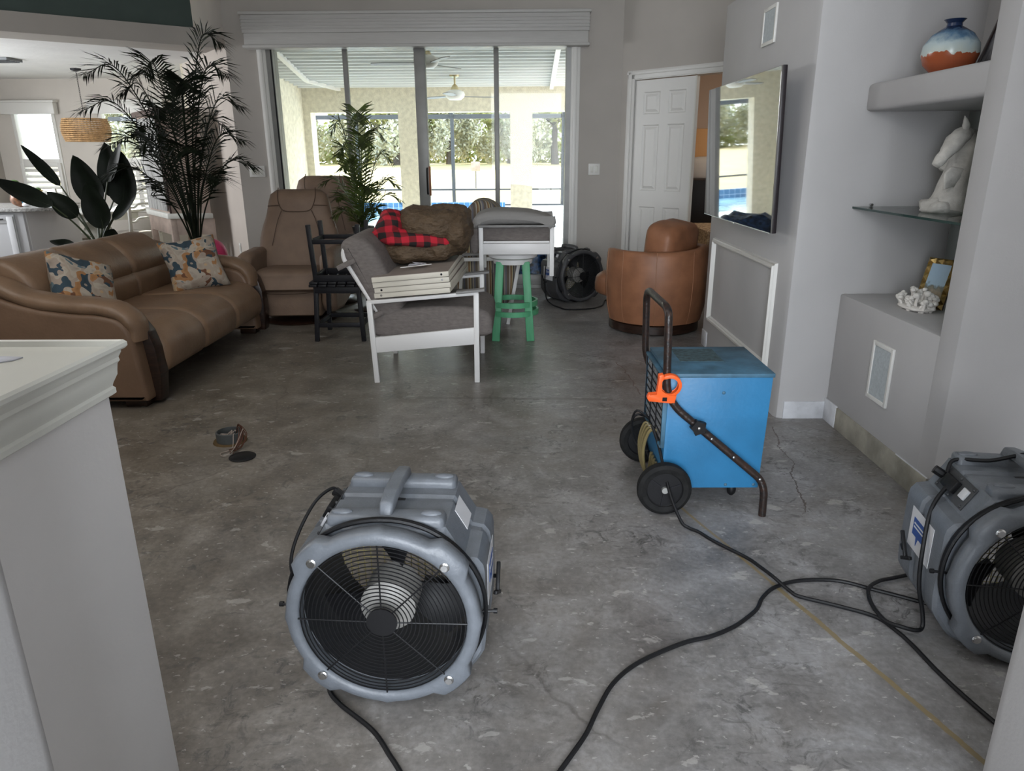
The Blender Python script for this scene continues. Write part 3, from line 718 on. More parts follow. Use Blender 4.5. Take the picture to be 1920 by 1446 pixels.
rnd = random.Random(5); first = [True, True]
spots = [(-46+i*6.4+rnd.uniform(-1.2, 1.2), 84+rnd.uniform(-4, 8)) for i in range(15)]
for i, (x, y) in enumerate(spots):
    k = i % 2; s = rnd.uniform(.9, 1.35)
    lab = 'moss-draped oak tree in the row beyond the lawn'
    if first[k]: o = protos[k]; first[k] = False; o['label'] = lab
    else: o = dup(protos[k], label=lab)
    o['group'] = 'oak trees in the row beyond the lawn'
    o.location = (x, y, .5); o.rotation_euler = (0, 0, rnd.uniform(0, 6.28)); o.scale = (s, s, s)
b = B()
for i in range(46): leafblob(b, (-52+i*2.2, 93+rnd.uniform(-2, 2), 2.4), (2.2, 1.6, 3.2), 420, .36, rnd)
o = obj('undergrowth', b, MATS['tree_leaves'], None, 0); o['kind'] = 'stuff'; o['label'] = 'sunlit undergrowth behind the oak trees'; o['category'] = 'undergrowth'
t = thing('garden_sign', 'small pale sign on a thin post out on the lawn', 'sign', (-.75*2.55, 33, .02))
b = B(); box(b, -.02, .02, -.02, .02, 0, 1.1); obj('post', b, M_cage, t)
b = B(); box(b, -.2, .2, -.03, .0, .75, 1.15, .01); obj('sign_panel', b, M_beige, t)

b = B(); ell(b, (0, 0, .33), (.36, .25, .34), .45, None, 24, 16, .07, 6); o = obj('storage_bag', b, M_bag); o.location = (.02, 8.45, -.02)
tag(o, 'blue plastic bag standing outside the glass behind the green stool', 'bag')

# bedroom seen through the door gap
b = B(); box(b, 1.31, 5.0, 11.0, 11.1, 0, 2.6); box(b, 5.0, 5.1, 5.0, 11.0, 0, 2.6); box(b, 2.75, 5.1, 6.3, 6.4, 0, 2.6); struct('wall_bedroom', b, mat('bedroom_paint', (.62, .48, .38), .8))
b = B(); prism(b, [(1.31, 8.4), (2.85, 6.75), (5.1, 6.4), (5.1, 11.1), (1.31, 11.1)], 'z', 2.6, 2.7); struct('ceiling_bedroom', b, M_ceil)
b = B(); box(b, 3.2, 5.1, 6.4, 11.1, -.1, 0); struct('floor_bedroom', b, mat('bedroom_floor', (.3, .25, .2), .7))
bed = thing('bed', 'bed with tan headboard and dark throw seen through the door gap', 'bed', (2.75, 9.0, 0))
b = B(); box(b, -.75, .75, .75, .83, 0, 1.72, .02); obj('headboard', b, mat('tan_headboard', (.42, .22, .08), .6), bed)
b = B(); box(b, -.72, .72, -1.1, .74, .0, .62, .05); obj('mattress', b, MATS['patterned_bedding'], bed)
b = B(); box(b, -.73, .73, -.2, .55, .6, 1.12, .03); obj('throw', b, M_black, bed)
b = B(); ell(b, (-.3, .58, 1.22), (.36, .14, .16), .6); obj('pillow', b, M_upholst, bed)
area('added_bedroom_light', (3.4, 8.2, 2.4), (-.2, .3, -1), .5, .5, 25, (1, .85, .7))  # added warm light for the bedroom; no lamp fixture stands here

# ================================================================== AIR MOVERS
def air_mover(loc, rz, label, shell=None):
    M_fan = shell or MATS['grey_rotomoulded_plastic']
    t = thing('air_mover', label, 'air mover', loc, rz)
    cz = .262; N = 72
    half = [(.13, 0), (.20, .035), (.252, .11), (.258, .16), (.258, .375), (.240, .40), (.207, .405), (.158, .490)]
    poly = half + [(-x, z) for x, z in half[::-1]]
    def edge(a):   # ray cast from the fan axis to the housing outline
        d = Vector((cos(a), sin(a))); best = 9
        for i in range(len(poly)):
            p = Vector(poly[i])-Vector((0, cz)); q = Vector(poly[(i+1) % len(poly)])-Vector((0, cz)); e = q-p
            den = d.x*e.y-d.y*e.x
            if abs(den) < 1e-9: continue
            u = (p.x*e.y-p.y*e.x)/den; v = (p.x*d.y-p.y*d.x)/den
            if u > 0 and -1e-6 <= v <= 1+1e-6: best = min(best, u)
        return best
    A = [2*pi*i/N for i in range(N)]; E = [edge(a) for a in A]
    def rg(f, y): return [Vector((cos(a)*f(i), y, cz+sin(a)*f(i))) for i, a in enumerate(A)]
    b = B()
    loft(b, [rg(lambda i: .222, -.20), rg(lambda i: .234, -.205), rg(lambda i: .234, -.175), rg(lambda i: max(.238, E[i]-.010), -.172), rg(lambda i: E[i], -.160), rg(lambda i: E[i], -.02), rg(lambda i: E[i]-.008, -.01), rg(lambda i: E[i]-.008, .01), rg(lambda i: E[i], .02),
             rg(lambda i: E[i], .115), rg(lambda i: E[i]-.014, .128), rg(lambda i: .222, .128)], False)
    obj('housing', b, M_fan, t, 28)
    b = B(); loft(b, [rg(lambda i: .221, .126), rg(lambda i: .221, -.2)], False); obj('duct', b, mat('duct_dark_grey', (.035, .036, .039), .5, spec=.3), t)
    for y0, y1 in ((-.166, -.105), (.06, .122)):   # raised top ends and carry handle
        b = B(); box(b, -.155, .155, y0, y1, .45, .514, .013)
        for s_ in (-1, 1): ell(b, (s_*.118, (y0+y1)/2, .514), (.028, .014, .008))
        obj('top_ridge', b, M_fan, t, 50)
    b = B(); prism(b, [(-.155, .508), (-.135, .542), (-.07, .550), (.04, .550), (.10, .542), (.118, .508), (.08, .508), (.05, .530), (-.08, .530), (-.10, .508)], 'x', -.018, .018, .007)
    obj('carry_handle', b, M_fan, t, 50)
    # front bezel ring with four bolt tabs
    def ro(i):
        a = A[i]; d = min(abs((a-k+pi) % (2*pi)-pi) for k in (pi/4, 3*pi/4, 5*pi/4, 7*pi/4))
        d2 = min(abs((a-k+pi) % (2*pi)-pi) for k in (0, pi/2, pi, 3*pi/2))
        return .254+.022*max(0, min(1, (.24-d)/.07))+.004*max(0, min(1, (.06-d2)/.03))
    b = B()
    loft(b, [rg(lambda i: .222, -.205), rg(lambda i: .218, -.245), rg(lambda i: .222, -.254), rg(lambda i: .235, -.258), rg(lambda i: ro(i)-.006, -.255), rg(lambda i: ro(i), -.247), rg(lambda i: ro(i), -.212), rg(lambda i: ro(i)-.006, -.206), rg(lambda i: .234, -.203)], False)
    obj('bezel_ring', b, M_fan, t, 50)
    for k in range(4):
        a = pi/4+k*pi/2; b = B()
        lathe(b, [(.013, 0), (.013, .003), (.009, .005), (.009, .009), (0, .009)], 12, T(.238*cos(a), -.257, cz+.238*sin(a)) @ RM('X', 90)); obj('bolt', b, M_chrome, t)
    # wire guard
    b = B()
    for k in range(17):
        r = .046+k*.0106
        tube(b, [(r*cos(2*pi*i/56), -.249-.006*(1-(r/.22)**2), cz+r*sin(2*pi*i/56)) for i in range(56)], .0016, 5, 0, True)
    for k in range(8):
        a = k*pi/4; tube(b, [(.04*cos(a), -.254, cz+.04*sin(a)), (.236*cos(a), -.251, cz+.236*sin(a))], .0022, 6)
    g = obj('wire_guard', b, M_blackp, t)
    b = B(); lathe(b, [(.040, 0), (.040, .004), (0, .004)], 28, T(0, -.253, cz) @ RM('X', 90)); obj('hub_plate', b, M_blackp, g)
    # blades, motor, struts
    b = B(); lathe(b, [(0, -.02), (.05, -.02), (.074, -.0), (.074, .02), (.074, .10), (.06, .115), (0, .115)], 28, T(0, -.185, cz) @ RM('X', -90)); mo = obj('motor', b, M_motor, t)
    for k in range(3):
        b = B(); a = radians(90+k*120+15); beam(b, (.07*cos(a), -.02, cz+.07*sin(a)), (.22*cos(a), -.02, cz+.22*sin(a)), .03, .006); beam(b, (.11*cos(a), -.02, cz+.11*sin(a)), (.13*cos(a), .0, cz+.13*sin(a)), .03, .02, .004); obj('motor_bracket', b, M_blackp, t)
    for k in range(3):
        a0 = radians(208+k*120); b = B(); G = []
        for i in range(5):
            r = .045+(.212-.045)*i/4; w = radians(19+6*i/4); row = []
            for j in range(6):
                f = j/5-.5; aa = a0+w*2*f+.15*i/4; y = -.075+f*.05*(1.3-.25*i)
                row.append((r*cos(aa), y, cz+r*sin(aa)))
            G.append(row)
        for off in (0, .003):
            V = [[b.verts.new((p[0], p[1]+off, p[2])) for p in row] for row in G]
            for i in range(4):
                for j in range(5): b.faces.new((V[i][j], V[i+1][j], V[i+1][j+1], V[i][j+1]))
        obj('blade', b, M_blade, t)
    b = B()   # rear square wire screen
    for k in range(-10, 11):
        q = k*.021; h = math.sqrt(max(0, .222**2-q*q))
        tube(b, [(q, .122, cz-h), (q, .122, cz+h)], .0016, 4); tube(b, [(-h, .125, cz+q), (h, .125, cz+q)], .0016, 4)
    obj('rear_screen', b, M_mesh, t)
    # cord wound in the groove
    b = B()
    for r, y in ((.2600, -.181), (.2625, -.193)):
        tube(b, [((r+.003*sin(3*q))*cos(q), y+.002*cos(5*q), cz+(r+.003*sin(3*q))*sin(q)) for q in (2*pi*i/64 for i in range(64))], .006, 6, 0, True)
    obj('wound_cord', b, M_black, t)
    for s_ in (-1, 1):
        b = B(); tube(b, [(s_*.225, -.19, cz-.005), (s_*.285, -.19, cz)], .004, 8); lathe(b, [(0, 0), (.007, 0), (.007, .01), (0, .01)], 10, T(s_*.282, -.19, cz) @ RM('Y', 90*s_)); obj('cord_clip', b, M_blackp, t)
        b = B(); prism(b, [(-.10, .215), (.06, .215), (.06, .345), (-.10, .345)], 'x', s_*.2585-.001, s_*.2585+.001); lb = obj('brand_label', b, M_label, t)
        b = B(); prism(b, [(-.06, .262), (-.01, .262), (0, .235), (.005, .262), (.035, .262), (.035, .318), (-.06, .318)], 'x', s_*.2602-.0006, s_*.2602+.0006); l2 = obj('label_print', b, M_blue_ink, lb)
        b = B()
        for z in (.29, .302): box(b, s_*.261-.0005, s_*.261+.0005, -.052, .028, z-.0025, z+.0025)
        obj('label_rule', b, M_label, l2) if False else obj('label_rule', b, M_label, lb)
        # latch hook on the side
        b = B(); tube(b, [(s_*.256, .07, .20), (s_*.272, .06, .205), (s_*.275, .04, .20)], .006, 6, 4); beam(b, (s_*.275, .01, .18), (s_*.275, .07, .25), .012, .01, .003); beam(b, (s_*.270, -.01, .195), (s_*.280, .03, .175), .012, .012, .003); obj('side_latch', b, M_blackp, t)
    # sloped switch plate on the left shoulder
    M = T(-.1825, -.015, .4475) @ RM('Y', -60)
    b = B(); box(b, -.038, .038, -.09, .09, 0, .004, .001, M)
    for x in (-.030, .030):
        for y in (-.08, 0, .08): ell(b, M @ Vector((x, y, .005)), (.005, .005, .005), nu=8, nv=6)
    sp = obj('switch_plate', b, mat('plate_dark', (.045, .047, .05), .5), t)
    b = B(); box(b, -.02, .02, -.02, .05, .004, .022, .003, M); obj('power_socket', b, M_black, sp)
    b = B(); box(b, -.012, .02, -.075, -.045, .004, .012, .002, M); obj('rocker_switch', b, M_label, sp)
    b = B(); tube(b, [M @ Vector((.0, .09, .0)), M @ Vector((0, .10, .03))], .014, 8); obj('cable_gland', b, M_blackp, sp)
    b = B(); box(b, -.033, .033, -.045, .045, 0, .0015, 0, T(.1825, .0, .4475) @ RM('Y', 60)); obj('sticker', b, M_label, t, label='pale square sticker on the sloped shoulder')
    for x in (-.12, .12):
        for y in (-.13, .09):
            b = B(); lathe(b, [(.014, -.002), (.016, .02), (.012, .03)], 10, T(x, y, 0)); obj('rubber_foot', b, M_black, t)
    return t
fanA = air_mover((-.342, 1.813, 0), radians(-3), 'grey round-fronted air mover standing alone in the middle of the floor')
fanB = air_mover((1.488, 1.945, 0), radians(-8), 'grey air mover cut off by the wall end at the right, cord over its shoulder')
fanC = air_mover((.50, 7.30, 0), radians(31), 'backlit grey air mover by the sliding door beside the leather barrel chair', mat('shaded_grey_plastic', (.055, .055, .058), .45, ns=25, na=.06, bump=.12, bs=150))  # same grey plastic, with its backlit shade put into a darker colour

def cord(name, label, P, r, m, cat='cord', parent=None, k=8, n=8):
    b = B(); tube(b, P, r, n, k); o = obj(name, b, m, parent)
    if not parent: tag(o, label, cat)
    return o
cord('power_cord', 'black cord leaving the lone air mover toward the bottom of the photo', [(-.52, 1.68, .03), (-.53, 1.64, .012), (-.52, 1.60, .008), (-.477, 1.55, .008), (-.375, 1.461, .008), (-.31, 1.37, .008), (-.24, 1.28, .008), (-.1, 1.2, .008)], .0065, M_black)
cord('power_cord', 'black cord curving from the bottom of the photo up to the right-hand air mover', [(.0, 1.22, .008), (.06, 1.29, .008), (.12, 1.38, .008), (.166, 1.455, .008), (.205, 1.54, .008), (.26, 1.64, .008), (.345, 1.724, .008), (.486, 1.807, .008), (.58, 1.84, .008), (.66, 1.885, .008), (.72, 1.935, .008), (.763, 1.98, .008), (.80, 2.04, .008), (.862, 2.10, .008), (.958, 2.138, .008), (1.086, 2.138, .008), (1.188, 2.084, .008), (1.29, 2.025, .008), (1.36, 1.98, .008)], .0065, M_black)
cord('power_cord', 'black cord from the blue dehumidifier winding across to the lower right', [(.555, 2.80, .32), (.575, 2.74, .25), (.60, 2.60, .11), (.632, 2.52, .03), (.66, 2.50, .01), (.693, 2.47, .008), (.735, 2.398, .008), (.821, 2.285, .008), (.845, 2.20, .02), (.865, 2.131, .026), (.90, 2.07, .012), (.924, 2.044, .008), (1.025, 1.994, .008), (1.119, 1.938, .008), (1.15, 1.87, .008), (1.165, 1.80, .008), (1.177, 1.681, .008), (1.20, 1.56, .008), (1.235, 1.43, .008), (1.27, 1.32, .008)], .0065, M_black)
cord('power_cord', 'black cord hanging in a loop off the shoulder of the right-hand air mover', [(1.33, 1.99, .45), (1.30, 1.975, .455), (1.235, 1.94, .39), (1.205, 1.90, .28), (1.205, 1.885, .16), (1.225, 1.875, .07), (1.225, 1.862, .025), (1.20, 1.850, .022), (1.16, 1.862, .026), (1.13, 1.90, .022), (1.13, 1.99, .022), (1.16, 2.07, .022), (1.22, 2.125, .014), (1.28, 2.15, .010), (1.36, 2.17, .014)], .0065, M_black)
cord('power_cord', 'black cord laid over the top of the right-hand air mover', [(1.31, 2.02, .465), (1.34, 2.04, .50), (1.42, 2.0, .515), (1.52, 1.96, .552), (1.64, 1.93, .515), (1.76, 1.92, .44), (1.79, 1.92, .3), (1.80, 1.90, .08), (1.76, 1.80, .01)], .006, M_black)
cord('power_cord', 'black cord looped on the floor beside the far air mover', [(.265, 7.2, .36), (.255, 7.12, .2), (.27, 7.05, .05), (.32, 6.93, .01), (.38, 6.80, .008), (.44, 6.70, .008), (.56, 6.69, .008), (.70, 6.74, .008), (.80, 6.87, .008), (.84, 7.02, .008), (.87, 7.14, .008), (.98, 7.24, .008)], .0065, M_black)
cord('short_cord', 'short black double cord bowed over the left shoulder of the lone air mover', [(-.53, 1.90, .455), (-.55, 1.90, .475), (-.59, 1.85, .455), (-.625, 1.78, .39), (-.635, 1.73, .33), (-.612, 1.69, .28)], .005, M_black)

# ================================================================== BLUE DEHUMIDIFIER
dh = thing('dehumidifier', 'blue metal dehumidifier on two black wheels with a tubular handle', 'dehumidifier', (.79, 2.905, 0))
b = B(); prism(b, [(-.205, .165), (-.185, .085), (.195, .085), (.210, .565), (-.198, .565)], 'y', -.205, .205, .003); obj('cabinet', b, M_blue, dh)
b = B(); box(b, -.204, .216, -.21, .21, .563, .580, .003); tp = obj('top_lid', b, M_bluetop, dh)
b = B(); box(b, -.12, .06, -.03, .17, .580, .5812); obj('instruction_sheet', b, mat('faded_sheet', (.045, .085, .10), .6, ns=60, na=.3), tp)
b = B(); box(b, -.2105, -.196, -.195, .195, .27, .555); gr = obj('front_filter', b, mat('filter_grey', (.25, .26, .28), .8, ns=120, na=.4), dh)
b = B()
for k in range(9): tube(b, [(-.214, -.19, .28+k*.033), (-.214, .19, .28+k*.033)], .0028, 6)
for y in (-.19, -.065, .065, .19): tube(b, [(-.216, y, .275), (-.216, y, .55)], .0028, 6)
obj('grille_wire', b, M_charcoal, gr)
b = B(); box(b, -.222, -.200, -.2, .2, .262, .272, .002); box(b, -.222, -.200, -.2, .2, .552, .562, .002); box(b, -.218, -.200, .192, .203, .262, .562, .002); box(b, -.218, -.200, -.203, -.192, .262, .562, .002); obj('filter_frame', b, M_bluetop, gr)
for (x, z) in ((.02, .50), (-.12, .12), (.06, .10), (.175, .10)):
    b = B(); ell(b, (x, -.206, z), (.007, .003, .007), nu=10, nv=6); obj('screw', b, M_bluetop, dh)
for s_ in (-1, 1):
    y = s_*.245
    wc = (-.205, s_*.262, .111)
    b = B(); M = T(*wc) @ RM('X', -90*s_*-1) if False else T(*wc) @ RM('X', 90)
    lathe(b, [(.074, -.022), (.094, -.026), (.108, -.018), (.111, 0), (.108, .018), (.094, .026), (.074, .022), (.074, -.022)], 40, M); w = obj('wheel', b, mat('tyre', (.009, .009, .009), .75, spec=.25, ns=40, na=.2, bump=.3), dh)
    b = B(); lathe(b, [(0, -.012), (.070, -.012), (.078, -.02), (.078, .02), (.070, .012), (0, .012)], 36, M); h = obj('wheel_disc', b, M_blackp, w)
    b = B()
    for k in range(3):
        a = radians(20+k*120); beam(b, (wc[0]+.02*cos(a), wc[1]-.014, wc[2]+.02*sin(a)), (wc[0]+.07*cos(a), wc[1]-.014, wc[2]+.07*sin(a)), .003, .004)
    obj('rib', b, M_charcoal, h) if False else obj('disc_rib', b, M_charcoal, w)
    b = B(); lathe(b, [(0, -.026), (.013, -.026), (.013, .026), (0, .026)], 16, M); obj('axle_cap', b, mat('dull_zinc', (.4, .4, .38), .45, .6), w)
b = B(); tube(b, [(-.205, -.25, .105), (-.205, .25, .105)], .008, 8); beam(b, (-.205, -.2, .105), (-.19, -.2, .2), .01, .03); beam(b, (-.205, .2, .105), (-.19, .2, .2), .01, .03); obj('axle', b, M_charcoal, dh)
pts = [(.195, -.285, .0), (.193, -.285, .11), (.178, -.272, .155), (-.165, -.235, .44), (-.20, -.232, .49), (-.214, -.232, .54), (-.222, -.232, .80), (-.222, -.225, .828), (-.225, -.19, .845), (-.232, .15, .845), (-.233, .185, .828), (-.232, .20, .80), (-.222, .225, .56), (-.20, .232, .49), (-.165, .235, .44), (.178, .272, .155), (.193, .285, .11), (.195, .285, .0)]
def rpath(P, r=.03):
    P = [Vector(p) for p in P]; out = [P[0]]
    for i in range(1, len(P)-1):
        a, c, d = P[i-1], P[i], P[i+1]; q = min(r, (a-c).length/2, (d-c).length/2); p0 = c+(a-c).normalized()*q; p1 = c+(d-c).normalized()*q
        for k in range(5): u = k/4; out.append(p0*(1-u)**2+c*2*u*(1-u)+p1*u*u)
    return out+[P[-1]]
b = B(); tube(b, rpath(pts), .0155, 12); obj('handle_tube', b, M_tube, dh)
for s_ in (-1, 1):
    b = B(); c = Vector((-.085, s_*.262, .375))
    prism(b, [(c.x+(.036 if i % 2 else .022)*cos(i*pi/5), c.z+(.036 if i % 2 else .022)*sin(i*pi/5)) for i in range(10)], 'y', c.y-.012, c.y+.012, .003); kn = obj('star_knob', b, M_blackp, dh)
    b = B(); ell(b, (c.x, c.y-.014*(-s_)*-1 if s_ > 0 else c.y-.014, c.z), (.007, .004, .007), nu=10, nv=6); obj('knob_bolt', b, M_chrome, kn)
for (x, z, y) in ((-.03, .328, -.256), (.06, .254, -.268), (.165, .168, -.29)):
    b = B(); ell(b, (x, y-.012, z), (.006, .005, .006), nu=8, nv=6); obj('rivet', b, M_chrome, dh)
b = B(); ell(b, (.12, -.1, .03), (.02, .02, .03), nu=12, nv=8); tube(b, [(.12, -.1, .05), (.12, -.1, .09)], .008, 8); obj('caster', b, M_black, dh)
b = B(); ell(b, (.12, .1, .03), (.02, .02, .03), nu=12, nv=8); tube(b, [(.12, .1, .05), (.12, .1, .09)], .008, 8); obj('caster', b, M_black, dh)
# coiled drain hose and cord hanging on the low hook
b = B()
for k in range(4):
    y = -.10+k*.035; tube(b, [(-.215, y, .30-.01*k), (-.245, y+.01, .29), (-.262, y+.03, .2), (-.25, y+.02, .10), (-.222, y, .07), (-.214, y-.01, .16)], .007, 8, 5)
tag(obj('drain_hose', b, M_olive, None), 'aged clear drain hose coiled on the front of the blue dehumidifier', 'hose').location = (.79, 2.905, 0)
b = B()
for k in range(2): tube(b, [(-.21, .08+k*.03, .28), (-.27, .09, .32-.02*k), (-.285, .12, .24), (-.26, .12, .15), (-.215, .05, .14)], .005, 8, 5)
tag(obj('coiled_cord', b, M_black, None), 'dark cord bunched over the front of the blue dehumidifier beside the hose', 'cord').location = (.79, 2.905, 0)
# orange clip
t = thing('cord_clamp', 'bright orange plastic ring clamp hooked on the dehumidifier handle', 'clamp', (.582, 2.652, .548))
b = B(); M = RM('X', 8)
def arc(r, a0, a1, n=20): return [(r*cos(radians(a0+(a1-a0)*i/n)), r*sin(radians(a0+(a1-a0)*i/n))) for i in range(n+1)]
prism(b, arc(.047, -150, 130)+arc(.036, 130, -150), 'y', -.012, .012, .002, M); obj('ring', b, M_orange, t)
b = B(); prism(b, [(-.085, -.052), (-.078, -.035), (-.045, -.038), (-.046, .045), (-.028, .05), (-.022, .03), (-.035, .02), (-.032, -.02), (-.01, -.04), (.03, -.038), (.025, -.075), (.01, -.07), (-.04, -.068), (-.075, -.066)], 'y', -.013, .013, .003, M); g = obj('grip', b, M_orange, t)
b = B(); box(b, -.025, -.007, -.0145, -.0125, -.063, -.047, 0, M); obj('mark', b, M_black, g)

# ================================================================== SOFA (front faces +x)
so_ = thing('leather_sofa', 'long taupe leather three-seat sofa with dark wood arm fronts', 'sofa', (-2.6, 4.93, 0))
def sofa(t):
    Y0, Y1 = -1.01, 1.02      # local y ; world x-offset 2.6
    # arms
    for s_, ya, yb in ((-1, Y0, Y0+.20), (1, Y1-.20, Y1)):
        prof = [(-.50, .045), (-.52, .055), (-.525, .12), (-.52, .62), (-.40, .68), (-.22, .62), (.0, .575), (.20, .56), (.33, .53), (.395, .45), (.415, .30), (.43, .12), (.433, .055), (.41, .045), (.30, .043), (-.40, .043)]
        b = B(); puff(b, prof, 'y', ya, yb, .03, 4, 3); a = obj('arm_rest', b, M_leather_d, t, 60)
        b = B(); yc = (ya+yb)/2
        P = [(-.50, yc, .75), (-.36, yc, .72), (-.20, yc, .645), (.0, yc, .605), (.20, yc, .59), (.32, yc, .56), (.39, yc, .49), (.395, yc, .40)]
        tube(b, P, lambda q: .085+.012*sin(pi*q)+.003*sin(40*q), 16, 5, False, .55); obj('arm_pad', b, M_leather, a, 80)
        b = B(); wy0, wy1 = (ya+.05, yb-.02) if s_ < 0 else (ya+.02, yb-.05)
        wy0, wy1 = (yb-.06, yb+.0) if s_ < 0 else (ya, ya+.06)
        wy0, wy1 = ya+.10, yb+.0
        prism(b, [(.38, .02), (.465, .02), (.482, .18), (.472, .34), (.445, .44), (.40, .51), (.34, .54), (.355, .42), (.375, .2)], 'y', wy0, wy1, .008); obj('wood_arm_front', b, M_walnut, t)
        b = B(); box(b, .27, .40, ya+.05, yb-.03, 0, .055, .006); obj('foot', b, M_walnut, t)
        b = B(); box(b, -.47, -.36, ya+.05, yb-.03, 0, .055, .006); obj('foot', b, M_walnut, t)
    b = B(); box(b, -.45, .36, Y0+.18, Y1-.18, .15, .25, .01); obj('seat_base', b, M_walnut, t)
    ys = [Y0+.19, Y0+.19+.55, Y0+.19+1.10, Y1-.19]
    for i in range(3):
        ya, yb = ys[i], ys[i+1]
        b = B(); puff(b, [(-.42, .26), (-.40, .42), (-.1, .445), (.2, .455), (.38, .44), (.48, .37), (.505, .28), (.485, .19), (.43, .17), (.35, .23), (.0, .24)], 'y', ya, yb, .045, 5, 3); obj('seat_cushion', b, M_leather, t, 70)
        b = B(); puff(b, [(-.24, .38), (-.19, .50), (-.22, .60), (-.36, .63), (-.44, .50), (-.42, .38)], 'y', ya, yb, .035, 5, 3); obj('lumbar_cushion', b, M_leather, t, 70)
        b = B(); puff(b, [(-.24, .575), (-.215, .66), (-.27, .76), (-.37, .835), (-.46, .85), (-.53, .80), (-.54, .68), (-.46, .60), (-.36, .575)], 'y', ya, yb, .05, 5, 3); obj('back_cushion', b, M_leather, t, 70)
    b = B(); prism(b, [(-.54, .10), (-.42, .10), (-.44, .60), (-.47, .78), (-.53, .78), (-.55, .5)], 'y', Y0+.10, Y1-.10, .01); obj('back_frame', b, M_leather_d, t)
sofa(so_)
def throw_pillow(label, M):
    b = B(); pillow(b, .42, .42, .16, Matrix.Identity(4)); o = obj('throw_pillow', b, MATS['floral_print'], None, 80); o.matrix_world = M; tag(o, label, 'cushion'); return o
throw_pillow('floral cushion leaning by the near arm of the taupe sofa', T(-2.69, 4.36, .635) @ RM('Z', 72) @ RM('X', -26) @ RM('Y', 22))
throw_pillow('floral cushion propped at the far end of the taupe sofa', T(-2.49, 5.48, .625) @ RM('Z', 36) @ RM('X', -26) @ RM('Y', -6))

# ================================================================== RECLINERS
def recliner(loc, rz, label):
    t = thing('recliner', label, 'recliner', loc, rz)
    b = B(); lathe(b, [(0, 0), (.33, 0), (.34, .012), (.30, .03), (.07, .045), (.06, .09), (0, .09)], 40); obj('swivel_base', b, M_walnut, t)
    b = B(); puff(b, [(-.38, .10), (-.37, .30), (-.33, .33), (.25, .33), (.27, .10), (-.2, .085)], 'x', -.27, .27, .03, 4, 2); obj('foot_rest', b, M_suede, t, 60)
    b = B(); puff(b, [(-.40, .30), (-.41, .40), (-.36, .47), (.0, .46), (.25, .43), (.26, .30)], 'x', -.265, .265, .04, 4, 3); obj('seat_cushion', b, M_suede, t, 70)
    for s_ in (-1, 1):
        b = B(); puff(b, [(-.34, .12), (-.38, .30), (-.385, .50), (-.33, .60), (-.1, .615), (.25, .60), (.33, .45), (.30, .12)], 'x', *sorted((s_*.275, s_*.40)), .045, 5, 2); obj('arm', b, M_suede, t, 70)
    M = T(0, .16, .42) @ RM('X', -17)
    secs = []
    b = B()
    for i in range(15):
        q = i/14; z = -.06+.76*q; w = (.36, .36, .36, .36, .355, .35, .345, .335, .32, .30, .285, .275, .265, .25, .20)[i]
        th = .10*(1-.25*q); th *= (.6 if i in (0, 14) else 1); z -= .012 if i == 14 else 0
        ring = []
        for j in range(28):
            a = 2*pi*j/28; f = lambda v, e: math.copysign(abs(v)**e, v)
            x = w*f(cos(a), .45); y = th*f(sin(a), .7)
            if y < 0: y -= .028*math.exp(-((q-.82)/.10)**2)*(1-abs(x/w)**3)
            ring.append(M @ Vector((x, y, z)))
        secs.append(ring)
    loft(b, secs); bk = obj('backrest', b, M_suede, t, 80)
    b = B()
    def seam(P): tube(b, [M @ Vector(p) for p in P], .0035, 5, 6)
    seam([(-.16, -.085, .69), (-.165, -.105, .62), (-.15, -.117, .54), (-.11, -.112, .485), (0, -.108, .475), (.11, -.112, .485), (.15, -.117, .54), (.165, -.105, .62), (.16, -.085, .69)])
    seam([(-.13, -.112, .485), (-.17, -.108, .38), (-.22, -.10, .18)]); seam([(.13, -.112, .485), (.17, -.108, .38), (.22, -.10, .18)])
    seam([(-.15, -.117, .53), (-.26, -.07, .535)]); seam([(.15, -.117, .53), (.26, -.07, .535)])
    obj('seam', b, M_seam, bk)
    b = B(); tube(b, [(-.25, -.403, .30), (-.1, -.412, .285), (.1, -.412, .285), (.25, -.403, .30)], .003, 5, 4); obj('seat_seam', b, M_seam, t)
    return t
recliner((-2.0, 6.42, 0), radians(3), 'taupe leather recliner facing the room beside the sofa end').scale = (1.03, 1, 1.03)
recliner((-2.0, 7.22, 0), radians(-4), 'taupe leather recliner mostly hidden behind the other recliner and the small palm').scale = (1.1, 1.0, 1.12)

# ================================================================== BLACK STOOLS
def black_stool(loc, rz, label, flip=False):
    t = thing('low_stool', label, 'stool', loc)
    t.rotation_euler = (pi, 0, rz) if flip else (0, 0, rz)
    w, d, h = .175, .19, .455
    L = []
    for sx_ in (-1, 1):
        for sy_ in (-1, 1):
            b = B(); beam(b, (sx_*(w+.012), sy_*(d+.01), 0), (sx_*(w-.01), sy_*(d-.01), h-.02), .034, .034, .004); obj('leg', b, M_charcoal, t)
    for z in (.13,):
        for a, c in (((-w, -d), (w, -d)), ((-w, d), (w, d)), ((-w, -d), (-w, d)), ((w, -d), (w, d))):
            b = B(); beam(b, (a[0], a[1], z), (c[0], c[1], z), .022, .035, .003); obj('stretcher', b, M_charcoal, t)
    b = B(); 
    for a, c in (((-w, -d), (w, -d)), ((-w, d), (w, d)), ((-w, -d), (-w, d)), ((w, -d), (w, d))): beam(b, (a[0], a[1], h-.045), (c[0], c[1], h-.045), .022, .05, .003)
    obj('apron', b, M_charcoal, t)
    b = B()
    for k in range(6): x = -.215+k*.073; box(b, x, x+.066, -.215, .215, h-.02, h, .006)
    obj('slatted_seat', b, M_charcoal, t)
    return t
black_stool((-1.425, 5.73, 0), 0, 'charcoal slatted stool standing upright on the floor beneath its upturned twin')
black_stool((-1.425, 5.73, .912), radians(2), 'charcoal stool upturned on the other stool with its legs in the air', True)

